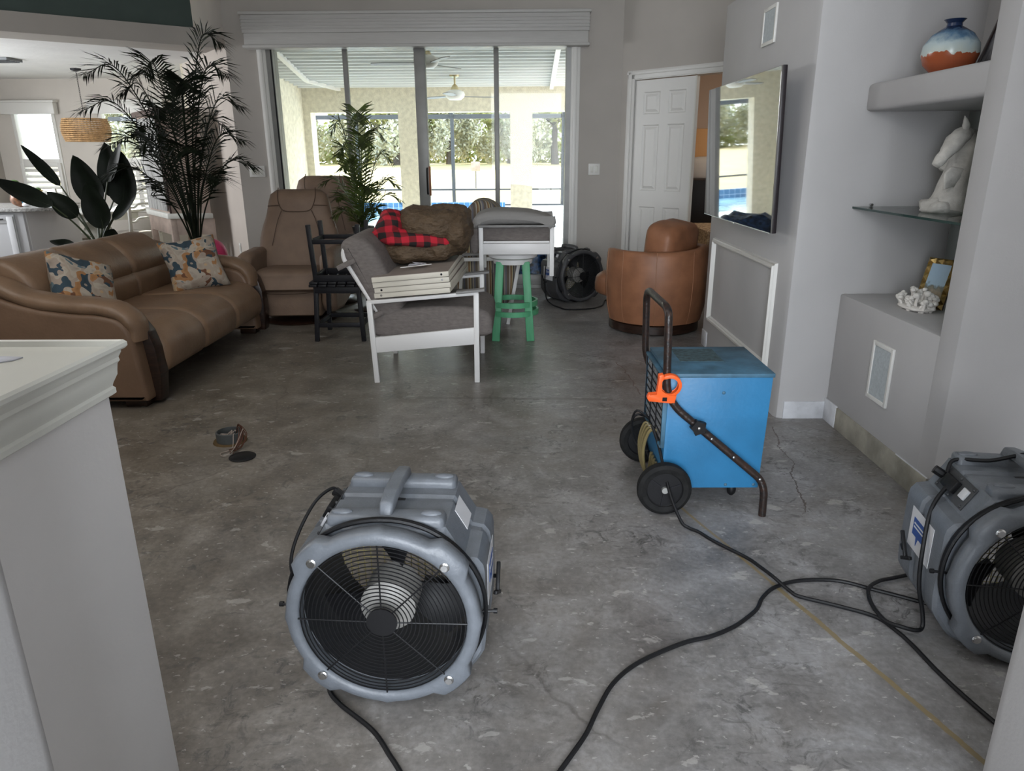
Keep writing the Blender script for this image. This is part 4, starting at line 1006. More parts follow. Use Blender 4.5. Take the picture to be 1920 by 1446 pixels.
# ================================================================== WHITE FRAMED LOUNGE CHAIR (side on, faces +x)
lc = thing('lounge_chair', 'white metal lounge chair with grey cushions carrying the boards and quilt', 'chair', (-.6, 4.80, 0))
for y in (-.36, .36):
    b = B(); beam(b, (-.325, y, 0), (-.345, y, .53), .034, .034, .004); obj('rear_leg', b, M_wframe, lc)
    b = B(); beam(b, (.325, y, 0), (.33, y, .585), .034, .034, .004); obj('front_leg', b, M_wframe, lc)
    b = B(); P = [(-.33, y-.012, .20), (.325, y-.012, .255), (.325, y+.012, .255), (-.33, y+.012, .20), (-.335, y-.012, .30), (.325, y-.012, .365), (.325, y+.012, .365), (-.335, y+.012, .30)]; hexa(b, P, .003); obj('side_rail', b, M_wframe, lc)
    b = B(); beam(b, (-.36, y, .527), (.345, y, .585), .032, .024, .004); obj('arm_rail', b, M_wframe, lc)
    b = B(); beam(b, (.205, y, .589), (.385, y, .606), .07, .016, .004); obj('arm_top', b, M_greywood, lc)
    b = B(); tube(b, rpath([(-.18, y*.86, .24), (-.50, y*.86, .80), (-.49, y*.86, .86), (-.44, y*.80, .895)], .05), .016, 10); obj('back_post', b, M_wframe, lc)
b = B(); tube(b, [(-.44, -.29, .895), (-.44, .29, .895)], .014, 10); tube(b, [(-.25, -.31, .36), (-.25, .31, .36)], .012, 8); obj('back_crossbar', b, M_wframe, lc)
b = B(); box(b, -.30, .33, -.34, .34, .27, .30, .004); obj('seat_deck', b, M_wframe, lc)
b = B(); puff(b, [(-.34, .30), (-.34, .43), (-.1, .485), (.25, .49), (.40, .45), (.425, .36), (.38, .295), (0, .29)], 'y', -.335, .335, .035, 5, 3); sc = obj('seat_cushion', b, M_greycush, lc, 80)
b = B(); puff(b, [(-.30, .42), (-.20, .40), (-.14, .50), (-.22, .68), (-.30, .85), (-.40, .93), (-.50, .90), (-.51, .82), (-.43, .66), (-.36, .52)], 'y', -.335, .335, .06, 5, 3); obj('back_cushion', b, M_greycush, lc, 80)
b = B(); beam(b, (-.53, -.36, .74), (-.42, -.34, .79), .03, .03, .004); obj('cushion_tie', b, M_greycush, lc)
b = B(); beam(b, (-.36, -.36, .47-.05), (-.27, -.33, .46), .03, .03, .004); obj('cushion_tie', b, M_greycush, lc)
# boards
bt = []
for k in range(4):
    z = .553+k*.0345; off = (0, -.006, -.012, -.02)[k]; dx = (0, .0, -.012, -.02)[k]
    t = thing('drawer_front', ('bottom', 'second lowest', 'second highest', 'topmost')[k]+' cream-edged board in the stack laid across the lounge chair', 'board', (-.64+dx, 4.85+off, z+.022), radians(-2+k*.8))
    t.rotation_euler = (radians(0), radians(-4.7), radians(-3+k*.7))
    b = B(); box(b, -.245, .235, -.44, .47, 0, .031, .002); obj('edge_banding', b, M_boardw, t)
    b = B(); box(b, -.242, .232, -.437, .467, .031, .0325); obj('board_face', b, M_boardt, t)
    for x in ((-.2,) if k in (0, 1) else (.19,)):
        b = B(); lathe(b, [(0, 0), (.007, 0), (.007, .002), (0, .002)], 10, T(x, -.4395, .016) @ RM('X', 90)); obj('peg_hole', b, M_black if k % 2 else M_chrome, t)
b = B(); box(b, -.10, .10, -.004, .004, 0, .004); o = obj('white_strip', b, M_white); o.location = (-.66, 4.58, .733); o.rotation_euler = (0, radians(-5), .15); tag(o, 'thin white strip on the top board in front of the rolled quilt', 'strip')
# quilt
q = thing('rolled_quilt', 'rolled brown quilt with red and black buffalo plaid lining on the stacked boards', 'quilt', (-.66, 5.0, .718))
q.scale = (.93, .95, .98)
def blob(c, s, e, M=None, jit=.03, js=6, nu=40, nv=24): b = B(); ell(b, c, s, e, M, nu, nv, jit, js); return b
obj('quilt_bottom_fold', blob((0, 0, .085), (.315, .26, .085), .62, RM('Y', -5), .045, 7), M_comf, q, 80)
obj('plaid_lining', blob((-.04, -.03, .165), (.29, .25, .06), .55, RM('Y', 4), .035, 9), 'buffalo_plaid', q, 80)
obj('plaid_lining', blob((-.225, -.02, .235), (.095, .21, .12), .7, RM('Y', 25), .03, 9), 'buffalo_plaid', q, 80)
obj('quilt_top_fold', blob((.065, .02, .245), (.27, .28, .125), .72, RM('Y', -3), .05, 6), M_comf, q, 80)
obj('quilt_end_fold', blob((.25, .02, .20), (.105, .27, .15), .8, None, .05, 8), M_comf, q, 80)
b = B(); 
for k in range(2): prism(b, [(-.05+k*.035, -.03), (.04+k*.03, -.035), (.05+k*.03, .03), (-.04+k*.03, .035)], 'z', .0+k*.006, .0015+k*.006, M=RM('Y', -5+k*14) @ RM('Z', k*20+10))
o = obj('care_tag', b, M_paper); o.location = (-.67, 4.64, .737); tag(o, 'white printed care tag lying in front of the rolled quilt', 'tag')

# green stool
gs = thing('bar_stool', 'green painted swivel stool with a round white seat', 'stool', (-.05, 5.66, 0))
for a in (225, 315, 45, 135):
    a = radians(a); b = B(); c = Vector((cos(a), sin(a), 0)); beam(b, c*.195, c*.14+Vector((0, 0, .62)), .062, .05, .006); obj('leg', b, M_mint, gs)
for z, r in ((.27, .185), (.20, .192)):
    b = B(); lathe(b, [(r+.012, z), (r+.012, z+.04), (r-.005, z+.04), (r-.005, z), (r+.012, z)], 40); obj('foot_ring', b, M_mint, gs)
b = B(); lathe(b, [(0, .60), (.15, .60), (.155, .62), (.155, .64), (0, .64)], 36); obj('swivel_plate', b, M_wframe, gs)
b = B(); lathe(b, [(0, .64), (.175, .64), (.19, .652), (.192, .675), (.18, .688), (0, .69)], 40); obj('round_seat', b, M_wframe, gs)
# ottoman set on top
ot = thing('ottoman', 'white framed ottoman with grey cushion perched on the green stool', 'ottoman', (-.02, 5.66, .69))
for x in (-.265, .265):
    for y in (-.23, .23):
        b = B(); box(b, x-.017, x+.017, y-.017, y+.017, -.16, .205, .004); obj('leg', b, M_wframe, ot)
for y in (-.23, .23):
    b = B(); box(b, -.25, .25, y-.012, y+.012, .004, .085, .003); obj('side_rail', b, M_wframe, ot)
    b = B(); box(b, -.285, .29, y-.035, y+.035, .205, .222, .004); obj('arm_top', b, M_greywood, ot)
for x in (-.265, .265):
    b = B(); box(b, x-.012, x+.012, -.23, .23, .004, .085, .003); obj('end_rail', b, M_wframe, ot)
b = B(); box(b, -.25, .25, -.205, .205, .085, .10, .0); obj('deck', b, M_wframe, ot)
b = B(); puff(b, [(-.25, .10), (.25, .10), (.25, .205), (-.25, .205)], 'y', -.20, .20, .01, 3, 0); obj('seat_cushion', b, M_greycush, ot, 60)
b = B(); puff(b, [(-.31, .19), (-.325, .25), (-.28, .30), (-.15, .325), (.08, .315), (.22, .285), (.285, .24), (.25, .225), (-.2, .223)], 'y', -.26, .24, .06, 5, 3); obj('loose_cushion', b, mat('grey_canvas_light', (.27, .26, .25), .9, bump=.4, bs=200), ot, 80)
b = B(); puff(b, [(-.34, .02), (-.345, .16), (-.33, .25), (-.29, .25), (-.285, .15), (-.29, .02)], 'y', -.2, .2, .02, 4, 3); obj('hanging_flap', b, M_greycush, ot, 80)

# striped lounge chair behind
st = thing('striped_lounge_chair', 'lounge chair with striped cushions standing behind the grey-cushioned chair', 'chair', (-.30, 6.45, 0))
b = B(); puff(b, [(-.16, .42), (-.17, .80), (-.13, .99), (-.02, 1.045), (.10, 1.0), (.15, .9), (.12, .6), (.10, .42)], 'y', -.28, .28, .06, 5, 3); obj('back_cushion', b, 'striped_canvas', st, 80)
b = B(); puff(b, [(-.22, .10), (-.24, .38), (-.20, .58), (-.02, .62), (.06, .50), (.05, .12)], 'y', -.30, .30, .04, 5, 3); obj('seat_cushion', b, 'striped_canvas', st, 80)
b = B(); puff(b, [(.07, .18), (.08, .5), (.14, .66), (.27, .64), (.30, .56), (.24, .30), (.20, .17)], 'y', -.29, .29, .04, 5, 3); obj('loose_cushion', b, 'striped_canvas', st, 80)
for y in (-.33, .33):
    b = B(); beam(b, (.20, y, 0), (.32, y, .66), .03, .03, .003); obj('leg', b, M_wframe, st)
    b = B(); beam(b, (-.22, y, 0), (-.19, y, .60), .03, .03, .003); obj('leg', b, M_wframe, st)
    b = B(); beam(b, (-.34, y, .60), (.0, y, .61), .06, .02, .003); obj('arm_top', b, M_greywood, st)
    b = B(); beam(b, (-.34, y, .56), (.25, y, .57), .03, .03, .003); obj('arm_rail', b, M_wframe, st)

# ================================================================== COGNAC BARREL CHAIR (opens toward -x / the slider)
bc = thing('barrel_chair', 'cognac leather barrel swivel chair by the panelled door', 'chair', (1.145, 6.02, 0), radians(-38))
b = B(); lathe(b, [(0, 0), (.36, 0), (.375, .01), (.375, .075), (.36, .085), (0, .085)], 48); obj('plinth', b, M_walnut, bc)
b = B()
ri, ro_ = .33, .425
rings = []
A0, A1 = radians(-140), radians(128); n = 44
for i in range(n+1):
    a = A0+(A1-A0)*i/n; back = math.exp(-((a-radians(20))/.8)**2)
    zt = .675+.02*back; e = min(i, n-i)/3.; k = 1 if e >= 1 else math.sqrt(1-(1-e)**2)*.25+.75
    c = (ri+ro_)/2; hw = (ro_-ri)/2*k; zt *= (.97+.03*k)
    pr = [(c-hw, .09), (c-hw, zt-.04), (c-hw+.012, zt-.012), (c-hw*.3, zt), (c+hw*.5, zt), (c+hw-.01, zt-.012), (c+hw, zt-.04), (c+hw+.008, .40), (c+hw-.01, .20), (c+hw-.035, .09)]
    rings.append([Vector((r*cos(a), r*sin(a), z)) for r, z in pr])
loft(b, rings); sh = obj('barrel_shell', b, M_tan, bc, 60)
b = B()
for a in (-128, -100, -62, -20, 30):
    a = radians(a); tube(b, [((ro_+.001)*cos(a), (ro_+.001)*sin(a), .675), ((ro_+.009)*cos(a), (ro_+.009)*sin(a), .40), ((ro_-.009)*cos(a), (ro_-.009)*sin(a), .20), ((ro_-.034)*cos(a), (ro_-.034)*sin(a), .09)], .0025, 5, 5)
obj('panel_seam', b, mat('tan_seam', (.33, .155, .08), .6), sh)
b = B(); ell(b, (-.10, 0, .36), (.385, .30, .115), .5, None, 36, 16, .012, 6); obj('seat_cushion', b, M_tan, bc, 80)
b = B(); lathe(b, [(0, .085), (.325, .085), (.325, .27), (0, .27)], 36); obj('seat_deck', b, M_tan, bc)
b = B(); ell(b, (.12, .0, .655), (.15, .275, .24), .5, RM('Y', 6), 36, 20, .022, 6); obj('back_cushion', b, M_tan, bc, 80)

# ================================================================== TELEVISION
tv = thing('television', 'wall-mounted flat television tilted down and reflecting the garden', 'television', (1.295, 4.50, 1.41))
tilt = radians(2.0)
tv.rotation_euler = (0, -tilt, 0)
def tvp():
    b = B(); box(b, .006, .03, -.70, .70, -.405, .405, .004); obj('casing', b, M_tvb, tv)
    b = B(); box(b, .0, .008, -.697, .697, -.402, .402, .001); obj('screen', b, M_tv, tv, 0)
    b = B(); box(b, -.001, .006, -.697, .697, -.407, -.402); obj('bottom_trim', b, M_chrome, tv)
    b = B(); box(b, -.002, .006, -.03, .03, -.412, -.405, .001); obj('logo_tab', b, M_chrome, tv)
    b = B(); box(b, .03, .09, -.2, .2, -.2, .2, .004); obj('wall_bracket', b, M_blackp, tv)
tvp()

# ================================================================== NICHE ITEMS
vs = thing('ceramic_vase', 'round ceramic vase, blue above and rust below, on the upper niche shelf', 'vase', (1.865, 3.40, 1.72))
b = B(); lathe(b, [(0, .0), (.045, .0), (.062, .008), (.10, .045), (.113, .085), (.108, .125), (.08, .165), (.045, .188), (.031, .196), (.029, .208), (.038, .219), (.043, .223), (.036, .224), (.024, .21), (.024, .196), (0, .19)], 40); obj('vase_body', b, 'vase_glaze', vs)
pf = thing('picture_frame', 'dark framed picture leaning on the upper niche shelf beside the vase', 'picture frame', (1.95, 3.24, 1.72)); 
pf.rotation_euler = (0, radians(17), radians(-12))
b = B(); w, h = .17, .36
for a0, a1, c0, c1 in ((-w, -w+.02, 0, h), (w-.02, w, 0, h), (-w+.02, w-.02, 0, .02), (-w+.02, w-.02, h-.02, h)): box(b, -.012, .012, a0, a1, c0, c1, .003)
obj('frame', b, M_dframe, pf)
b = B(); box(b, -.004, .004, -w+.018, w-.018, .018, h-.018); obj('picture', b, 'dark_artwork', pf)
gsf = thing('glass_shelf', 'clear glass shelf in the middle of the niche', 'shelf', (1.95, 3.27, 1.14))
b = B(); box(b, -.256, .24, -.46, .478, -.005, .005); obj('glass_pane', b, M_gshelf, gsf, 0)
b = B(); box(b, -.2585, -.256, -.46, .478, -.005, .005); obj('glass_edge', b, mat('glass_edge_green', (.02, .05, .045), .15), gsf, 0)
for x in (-.17, .12):
    b = B(); lathe(b, [(0, 0), (.007, 0), (.007, .02), (0, .02)], 12, T(x, .478, .014) @ RM('X', 90)); obj('shelf_pin', b, M_chrome, gsf)
def horse_bust():
    t = thing('horse_bust', 'white plaster bust of two horse heads on the glass shelf', 'sculpture', (1.93, 3.35, 1.145))
    t.scale = (1.25, 1.2, 1.14)
    b = B(); ell(b, (.01, 0, .022), (.092, .075, .03), .7, None, 30, 12, .03, 22); obj('rocky_base', b, M_plaster, t, 80)
    def rr_(L): return lambda q: L[min(len(L)-2, int(q*(len(L)-1)))]*(1-(q*(len(L)-1))%1)+L[min(len(L)-1, int(q*(len(L)-1))+1)]*((q*(len(L)-1))%1) if q < 1 else L[-1]
    b = B()
    tube(b, [(.0, 0, .01), (.012, 0, .07), (.022, 0, .13), (.035, 0, .19), (.045, 0, .25), (.03, 0, .295)], rr_([.085, .070, .062, .058, .052, .034]), 24, 6, False, .75)
    tube(b, [(.035, -.004, .292), (.012, -.010, .290), (-.014, -.014, .262), (-.040, -.020, .225), (-.060, -.024, .196), (-.072, -.026, .178)], rr_([.026, .038, .037, .027, .024, .017]), 18, 6, False, .82)
    for v in b.verts: v.co += v.co.normalized()*(.005*noise.noise(v.co*45)+.006*noise.noise(v.co*20))
    obj('horse_neck_and_head', b, M_plaster, t, 80)
    b = B()
    tube(b, [(.075, .03, .10), (.085, .03, .17), (.082, .03, .23), (.055, .035, .255), (.028, .04, .225), (.005, .04, .185), (-.012, .04, .160)], rr_([.05, .046, .042, .038, .034, .024, .018]), 16, 5, False, .85); obj('second_horse_head', b, M_plaster, t, 80)
    b = B()
    for x, y, z, l_ in ((.006, -.030, .318, 0), (.030, .016, .322, 0), (.072, .05, .285, 0)):
        tube(b, [(x, y, z-.02), (x+.002, y, z+.005), (x-.002, y, z+.022), (x-.008, y, z+.040)], rr_([.008, .0125, .008, .001]), 10, 3)
    obj('ears', b, M_plaster, t, 80)
    b = B()
    for k in range(9):
        z = .30-.022*k; tube(b, [(.045, .0, z), (.082+.004*k, -.02, z-.02), (.085+.003*k, -.03, z-.06), (.06, -.045, z-.085)], lambda q: .013*(1-q)+.003, 7, 4)
    obj('mane', b, M_plaster, t, 80)
    b = B()
    prism(b, [(-.045, .085), (-.052, .15), (-.03, .175), (.06, .16), (.09, .12), (.05, .105), (.03, .115), (0, .09), (-.02, .105)], 'y', -.056, -.044, .005); obj('bust_drape', b, M_plaster, t, 80)
    b = B()
    for y, y2 in ((-.042, -.038), (.014, -.014)):
        ell(b, (-.016, y, .272), (.009, .006, .008), nu=10, nv=8); ell(b, (-.066, y2, .190), (.007, .005, .006), nu=8, nv=6)
    obj('eye_and_nostril', b, M_plaster, t, 80)
horse_bust()
fr = thing('photo_frame', 'gold faceted photo frame standing on the niche ledge behind the coral', 'picture frame', (1.94, 3.37, .70)); fr.rotation_euler = (0, radians(16), radians(24))
b = B(); w, h = .075, .235
def facet(a0, a1, c0, c1, nn, vert):
    for i in range(nn):
        u0 = i/nn; u1 = (i+1)/nn
        if vert: P = [(a0, c0+(c1-c0)*u0), (a1, c0+(c1-c0)*u0), (a1, c0+(c1-c0)*u1), (a0, c0+(c1-c0)*u1)]
        else: P = [(a0+(a1-a0)*u0, c0), (a0+(a1-a0)*u1, c0), (a0+(a1-a0)*u1, c1), (a0+(a1-a0)*u0, c1)]
        V = [b.verts.new((-.004, y, z)) for y, z in P]; m_ = b.verts.new((-.020, sum(p[0] for p in P)/4, sum(p[1] for p in P)/4))
        for j in range(4): b.faces.new((V[j], V[(j+1) % 4], m_))
facet(-w, -w+.028, .028, h-.028, 4, True); facet(w-.028, w, .028, h-.028, 4, True); facet(-w, w, 0, .028, 4, False); facet(-w, w, h-.028, h, 4, False)
obj('frame', b, M_gold, fr, 0)
b = B(); box(b, -.004, .006, -w, w, 0, h); obj('back_board', b, M_dframe, fr)
b = B(); box(b, -.006, -.0035, -w+.026, w-.026, .026, h-.026); obj('photograph', b, 'landscape_photo', fr)
cl_ = thing('coral_piece', 'white branching coral cluster in front of the gold photo frame', 'coral', (1.865, 3.33, .70))
cl_.scale = (1.2, 1.35, 1.15)
b = B(); r_ = random.Random(4)
for k in range(85):
    a = r_.uniform(0, 6.28); q = r_.uniform(0, 1)**.5; p = Vector((.045*q*cos(a), .07*q*sin(a), .0)); d = Vector((p.x*6, p.y*6, 1.0)).normalized()
    L = r_.uniform(.02, .085)*(1.15-.5*q); tube(b, [p, p+d*L*.6, p+d*L+Vector((r_.uniform(-.01, .01), r_.uniform(-.01, .01), 0))], .006, 6); ell(b, p+d*L, (.011, .011, .009), 1, None, 8, 6, .006, 40)
obj('coral_branches', b, M_coral, cl_, 80)
b = B(); ell(b, (0, 0, .012), (.055, .08, .014), 1, None, 18, 8, .01, 20); obj('coral_base', b, M_coral, cl_, 80)

# ================================================================== FLOOR OUTLET BOX
fb = thing('floor_box', 'open round floor box with loose wiring in the bare concrete', 'floor box', (-1.50, 3.43, 0))
b = B(); lathe(b, [(.06, 0), (.085, 0), (.082, .008), (.062, .006)], 30); obj('rust_collar', b, mat('rusty_adhesive', (.10, .06, .02), .8), fb)
b = B(); lathe(b, [(.066, 0), (.068, .055), (.060, .058), (.057, .01), (0, .008)], 32); obj('round_box', b, mat('grey_pvc', (.065, .07, .07), .5), fb)
b = B()
r_ = random.Random(2)
for k in range(6):
    tube(b, [(r_.uniform(-.03, .03), r_.uniform(-.03, .03), .012), (r_.uniform(-.04, .04), r_.uniform(-.03, .03), .05), (r_.uniform(-.03, .04), r_.uniform(-.03, .03), .03)], .0022, 5, 4)
obj('box_wiring', b, M_wirew, fb)
b = B()
for k in range(7):
    y = r_.uniform(-.03, .01); x2 = r_.uniform(.06, .12)
    tube(b, [(.03, 0, .03), (.05, y, .075+r_.uniform(0, .02)), (x2, y-.05, .06), (x2-.01, -.10, .012), (.06+r_.uniform(-.03, .03), -.17+r_.uniform(-.03, .03), .012)], .0022, 5, 5)
obj('loose_wire', b, M_pcb, fb)
b = B(); tube(b, [(.03, 0, .04), (.045, -.06, .06), (.055, -.12, .01), (.02, -.18, .009), (.055, -.215, .009), (.075, -.14, .02), (.085, -.03, .08)], .002, 5, 5); obj('bare_wire', b, M_wirew, fb)
b = B(); lathe(b, [(0, .002), (.062, .002), (.064, .005), (.060, .008), (0, .008)], 32); o = obj('cover_disc', b, M_blackp); o.location = (-1.36, 3.22, 0); tag(o, 'flat black cover disc on the concrete beside the open floor box', 'cover')

# ================================================================== BALLS
# plant stand bench behind the sofa that carries pots and balls
ps = thing('storage_bench', 'low dark bench hidden behind the sofa, carrying the pots and balls', 'bench', (-3.42, 6.62, 0))
b = B(); box(b, -.85, .82, -.24, .24, .38, .42, .004); obj('bench_top', b, M_charcoal, ps)
for x in (-.8, .77):
    for y in (-.2, .2):
        b = B(); box(b, x-.025, x+.025, y-.025, y+.025, 0, .38); obj('leg', b, M_charcoal, ps)
for lab, c, r, m in (('pink rubber ball behind the far end of the sofa', (-2.80, 6.52, .565), .145, M_pink), ('pale green rubber ball half hidden behind the sofa back', (-3.10, 6.62, .53), .11, M_lime)):
    t = thing('play_ball', lab, 'ball', c)
    b = B(); ell(b, (0, 0, 0), (r, r, r), 1, None, 36, 24); obj('ball_skin', b, m, t, 80)
    b = B(); lathe(b, [(0, 0), (.006, 0), (.006, .002), (0, .002)], 10, T(0, 0, r-.001)); obj('valve', b, M_white, t)

# ================================================================== PLANTS
def frond(name, base, pts, nl, ll, m, parent, seed, wid=.012, droop=.5, stem_r=.006, start=.25):
    rnd = random.Random(seed); P = spline([base]+pts, 10); b = B()
    tube(b, P, lambda q: stem_r*(1-.75*q)+.0008, 5)
    n = len(P)
    L = 0
    for k in range(nl):
        q = start+(1-start)*k/(nl-1); i = min(n-2, int(q*(n-1))); p = P[i].lerp(P[i+1], q*(n-1)-i); d = (P[min(n-1, i+1)]-P[max(0, i-1)]).normalized()
        s = d.cross(Vector((0, 0, 1))); s = s.normalized() if s.length > .05 else Vector((1, 0, 0)); u = s.cross(d)
        lk = ll*(.55+.6*sin(pi*min(1, .18+(q-start)/(1-start)*.82)))*rnd.uniform(.85, 1.12)
        for sg in (-1, 1):
            e = (s*sg*.8+d*.62+u*.12*rnd.uniform(-1, 2)).normalized(); w = d*wid*.5
            A_ = p; Bm = p+e*lk*.5; Cc = p+e*lk-Vector((0, 0, 1))*lk*droop*rnd.uniform(.3, 1)
            Bm -= Vector((0, 0, 1))*lk*droop*.12
            v = [b.verts.new(x) for x in (A_-w*.4, A_+w*.4, Bm+w, Bm-w, Cc)]
            b.faces.new((v[0], v[1], v[2], v[3])); b.faces.new((v[3], v[2], v[4]))
    return obj(name, b, m, parent, 0)
def V(*a): return Vector(a)
# tall palm: tips taken at depth 6.7
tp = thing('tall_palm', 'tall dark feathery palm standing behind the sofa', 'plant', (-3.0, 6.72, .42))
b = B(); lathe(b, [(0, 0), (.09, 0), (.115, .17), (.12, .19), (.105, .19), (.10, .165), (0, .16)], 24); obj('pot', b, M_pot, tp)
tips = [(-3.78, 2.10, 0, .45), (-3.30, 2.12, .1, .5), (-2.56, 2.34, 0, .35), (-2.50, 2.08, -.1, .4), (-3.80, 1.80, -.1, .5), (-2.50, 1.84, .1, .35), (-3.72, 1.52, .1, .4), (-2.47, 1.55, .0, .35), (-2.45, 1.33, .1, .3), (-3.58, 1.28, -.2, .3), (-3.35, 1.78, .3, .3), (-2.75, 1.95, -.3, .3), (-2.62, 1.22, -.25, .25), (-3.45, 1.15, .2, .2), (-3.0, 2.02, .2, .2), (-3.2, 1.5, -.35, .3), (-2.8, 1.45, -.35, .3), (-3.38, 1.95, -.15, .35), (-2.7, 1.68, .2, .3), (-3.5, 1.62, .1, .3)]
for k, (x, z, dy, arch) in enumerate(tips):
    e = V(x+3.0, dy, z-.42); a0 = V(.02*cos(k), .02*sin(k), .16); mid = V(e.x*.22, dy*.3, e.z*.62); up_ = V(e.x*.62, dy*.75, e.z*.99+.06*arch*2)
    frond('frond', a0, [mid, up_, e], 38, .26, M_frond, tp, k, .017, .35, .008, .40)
# small palm
sp_ = thing('small_palm', 'green potted palm between the recliners and the sliding door', 'plant', (-1.45, 6.78, .62))
b = B(); lathe(b, [(0, 0), (.075, 0), (.10, .15), (.105, .165), (.09, .165), (.085, .14), (0, .135)], 24); obj('pot', b, M_pot, sp_)
tips = [(-1.68, 1.62, 0), (-1.44, 1.70, .05), (-1.22, 1.56, 0), (-1.66, 1.42, .1), (-1.10, 1.15, -.05), (-1.80, 1.16, 0), (-1.18, 1.36, .1), (-1.24, .92, -.1), (-1.66, .90, -.15), (-1.35, 1.5, -.15), (-1.55, 1.30, -.2), (-1.30, 1.10, -.25), (-1.12, 1.02, .1), (-1.72, 1.02, .15)]
for k, (x, z, dy) in enumerate(tips):
    e = V(x+1.45, dy, z-.62); frond('frond', V(.015*cos(k), .015*sin(k), .13), [V(e.x*.15, dy*.3, max(.2, e.z*.55)), V(e.x*.6, dy*.7, e.z*1.04+.02), e], 36, .165, M_frond2, sp_, k+40, .017, .3, .006, .30)
pk = thing('plant_stand', 'small dark side table under the small palm', 'side table', (-1.45, 6.78, 0))
b = B(); lathe(b, [(0, .59), (.17, .59), (.175, .605), (.17, .62), (0, .62)], 30); obj('table_top', b, M_walnut, pk)
b = B(); tube(b, [(0, 0, 0), (0, 0, .59)], .022, 10); lathe(b, [(0, 0), (.14, 0), (.14, .01), (.03, .03)], 24); obj('pedestal', b, M_walnut, pk)
# bird of paradise
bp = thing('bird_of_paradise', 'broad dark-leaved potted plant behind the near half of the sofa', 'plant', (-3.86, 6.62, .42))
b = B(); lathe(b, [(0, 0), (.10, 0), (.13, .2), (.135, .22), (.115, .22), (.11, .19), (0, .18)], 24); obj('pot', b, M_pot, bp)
def leaf(base, tip, w, dy=0, bend=.0, stem0=None, nrm=(0, -1, 0), fold=.35):
    base = V(*base)-V(-3.86, 6.62, .42); tip = V(*tip)-V(-3.86, 6.62, .42); b = B(); nrm = V(*nrm).normalized()
    s0 = stem0 or V(.0, 0, .18); mid = (s0+base)/2+V(0, 0, .03); tube(b, [s0, mid, base], lambda q: .011-.005*q, 6, 5); st_ = obj('stem', b, M_bopg, bp)
    b = B(); d = tip-base; L = d.length; dn = d.normalized(); s = dn.cross(nrm).normalized(); n_ = s.cross(dn); rows = []
    for i in range(17):
        q = i/16; c = base+d*q+n_*bend*sin(pi*q)*L+V(0, 0, -1)*max(0, bend)*q*q*L*.3
        wd = w*.58*(sin(pi*q**.75)**.75 if 0 < q < 1 else 0)+.002
        rows.append([c+s*wd*k_+n_*(-fold*wd*(1-abs(k_))+.02*w*sin(9*q+3*k_)) for k_ in (-1, -.55, 0, .55, 1)])
    for off in (0, .0012):
        G = [[b.verts.new(p+n_*off) for p in r] for r in rows]
        for i in range(16):
            for j in range(4): b.faces.new((G[i][j], G[i+1][j], G[i+1][j+1], G[i][j+1]))
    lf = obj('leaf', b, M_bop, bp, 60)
    b = B(); tube(b, [r[2]-n_*.001 for r in rows], lambda q: .0035*(1-.8*q), 5); obj('midrib', b, M_bopg, lf)
y0 = 6.6
leaf((-4.10, y0, 1.17), (-4.45, y0+.1, 1.52), .085, nrm=(.3, -1, .2))
leaf((-4.14, y0-.1, 1.00), (-4.66, y0-.05, 1.24), .15, nrm=(.2, -.8, .8))
leaf((-3.97, y0-.05, .90), (-4.20, y0-.05, 1.12), .15, nrm=(.1, -1, .5))
leaf((-3.86, y0+.1, .98), (-4.00, y0+.1, 1.43), .23)
leaf((-3.72, y0+.15, 1.05), (-3.75, y0+.2, 1.54), .20)
leaf((-3.64, y0+.1, .98), (-3.56, y0+.1, 1.46), .24)
leaf((-3.70, y0+.05, 1.2), (-3.50, y0, 1.53), .12, nrm=(-.6, -1, .2))
leaf((-3.72, y0-.12, .80), (-3.80, y0-.12, 1.20), .21)
leaf((-3.66, y0-.05, .88), (-3.42, y0-.02, 1.10), .10, nrm=(-.2, -1, .5))
leaf((-4.02, y0-.1, .66), (-4.22, y0-.12, .70), .11, nrm=(0, -.4, 1))
leaf((-3.68, y0-.1, .68), (-3.62, y0-.12, .80), .12)

# ================================================================== DINING ROOM
# armoire
ar = thing('armoire', 'weathered armoire with whitewashed plank doors on an open beige console base', 'armoire', (-3.99, 8.28, 0), 0)
AR = RM('Z', 0)
# near corner at local (0,0); side panel runs +x ; door front runs toward (-.55,+.84)
fd = V(-.62, .785, 0); sd = V(1, .12, 0).normalized()
def slab(b, o, d1, l1, d2, l2, z0, z1, bev=0):
    o = V(o[0], o[1], 0); P = [o, o+d1*l1, o+d1*l1+d2*l2, o+d2*l2]; hexa(b, [p+V(0, 0, z0) for p in P]+[p+V(0, 0, z1) for p in P], bev)
b = B(); slab(b, (.03, .03), sd, .44, fd, 1.0, .80, 1.86); obj('cabinet_body', b, M_beige, ar)
b = B(); slab(b, (0, 0), sd, .50, fd, 1.06, 1.86, 1.92, .01); obj('cornice', b, mat('dark_cornice', (.10, .07, .06), .6), ar)
b = B(); slab(b, (.0, .0), sd, .50, fd, 1.06, .74, .80, .008); obj('console_top', b, M_bwhite, ar)
for i in range(2):
    b = B(); o = fd*(.06+.47*i); slab(b, (.03-.012*.785+o.x, .03-.012*.62+o.y), sd*-1, .012, fd, .44, .82, 1.84, .002); dd = obj('plank_door', b, M_plank, ar)
    b = B(); c = V(.03, .03, 0)+fd*((.44, .57)[i])-sd*.03; tube(b, [c+V(0, 0, 1.02), c+V(-.02, -.02, .99), c+V(0, 0, .96)], .006, 6, 4); obj('ring_pull', b, M_charcoal, dd)
b = B(); slab(b, (.02, .02), sd, .02, fd*-1, .02, .80, 1.86); obj('corner_post', b, mat('dark_post', (.045, .02, .018), .5), ar)
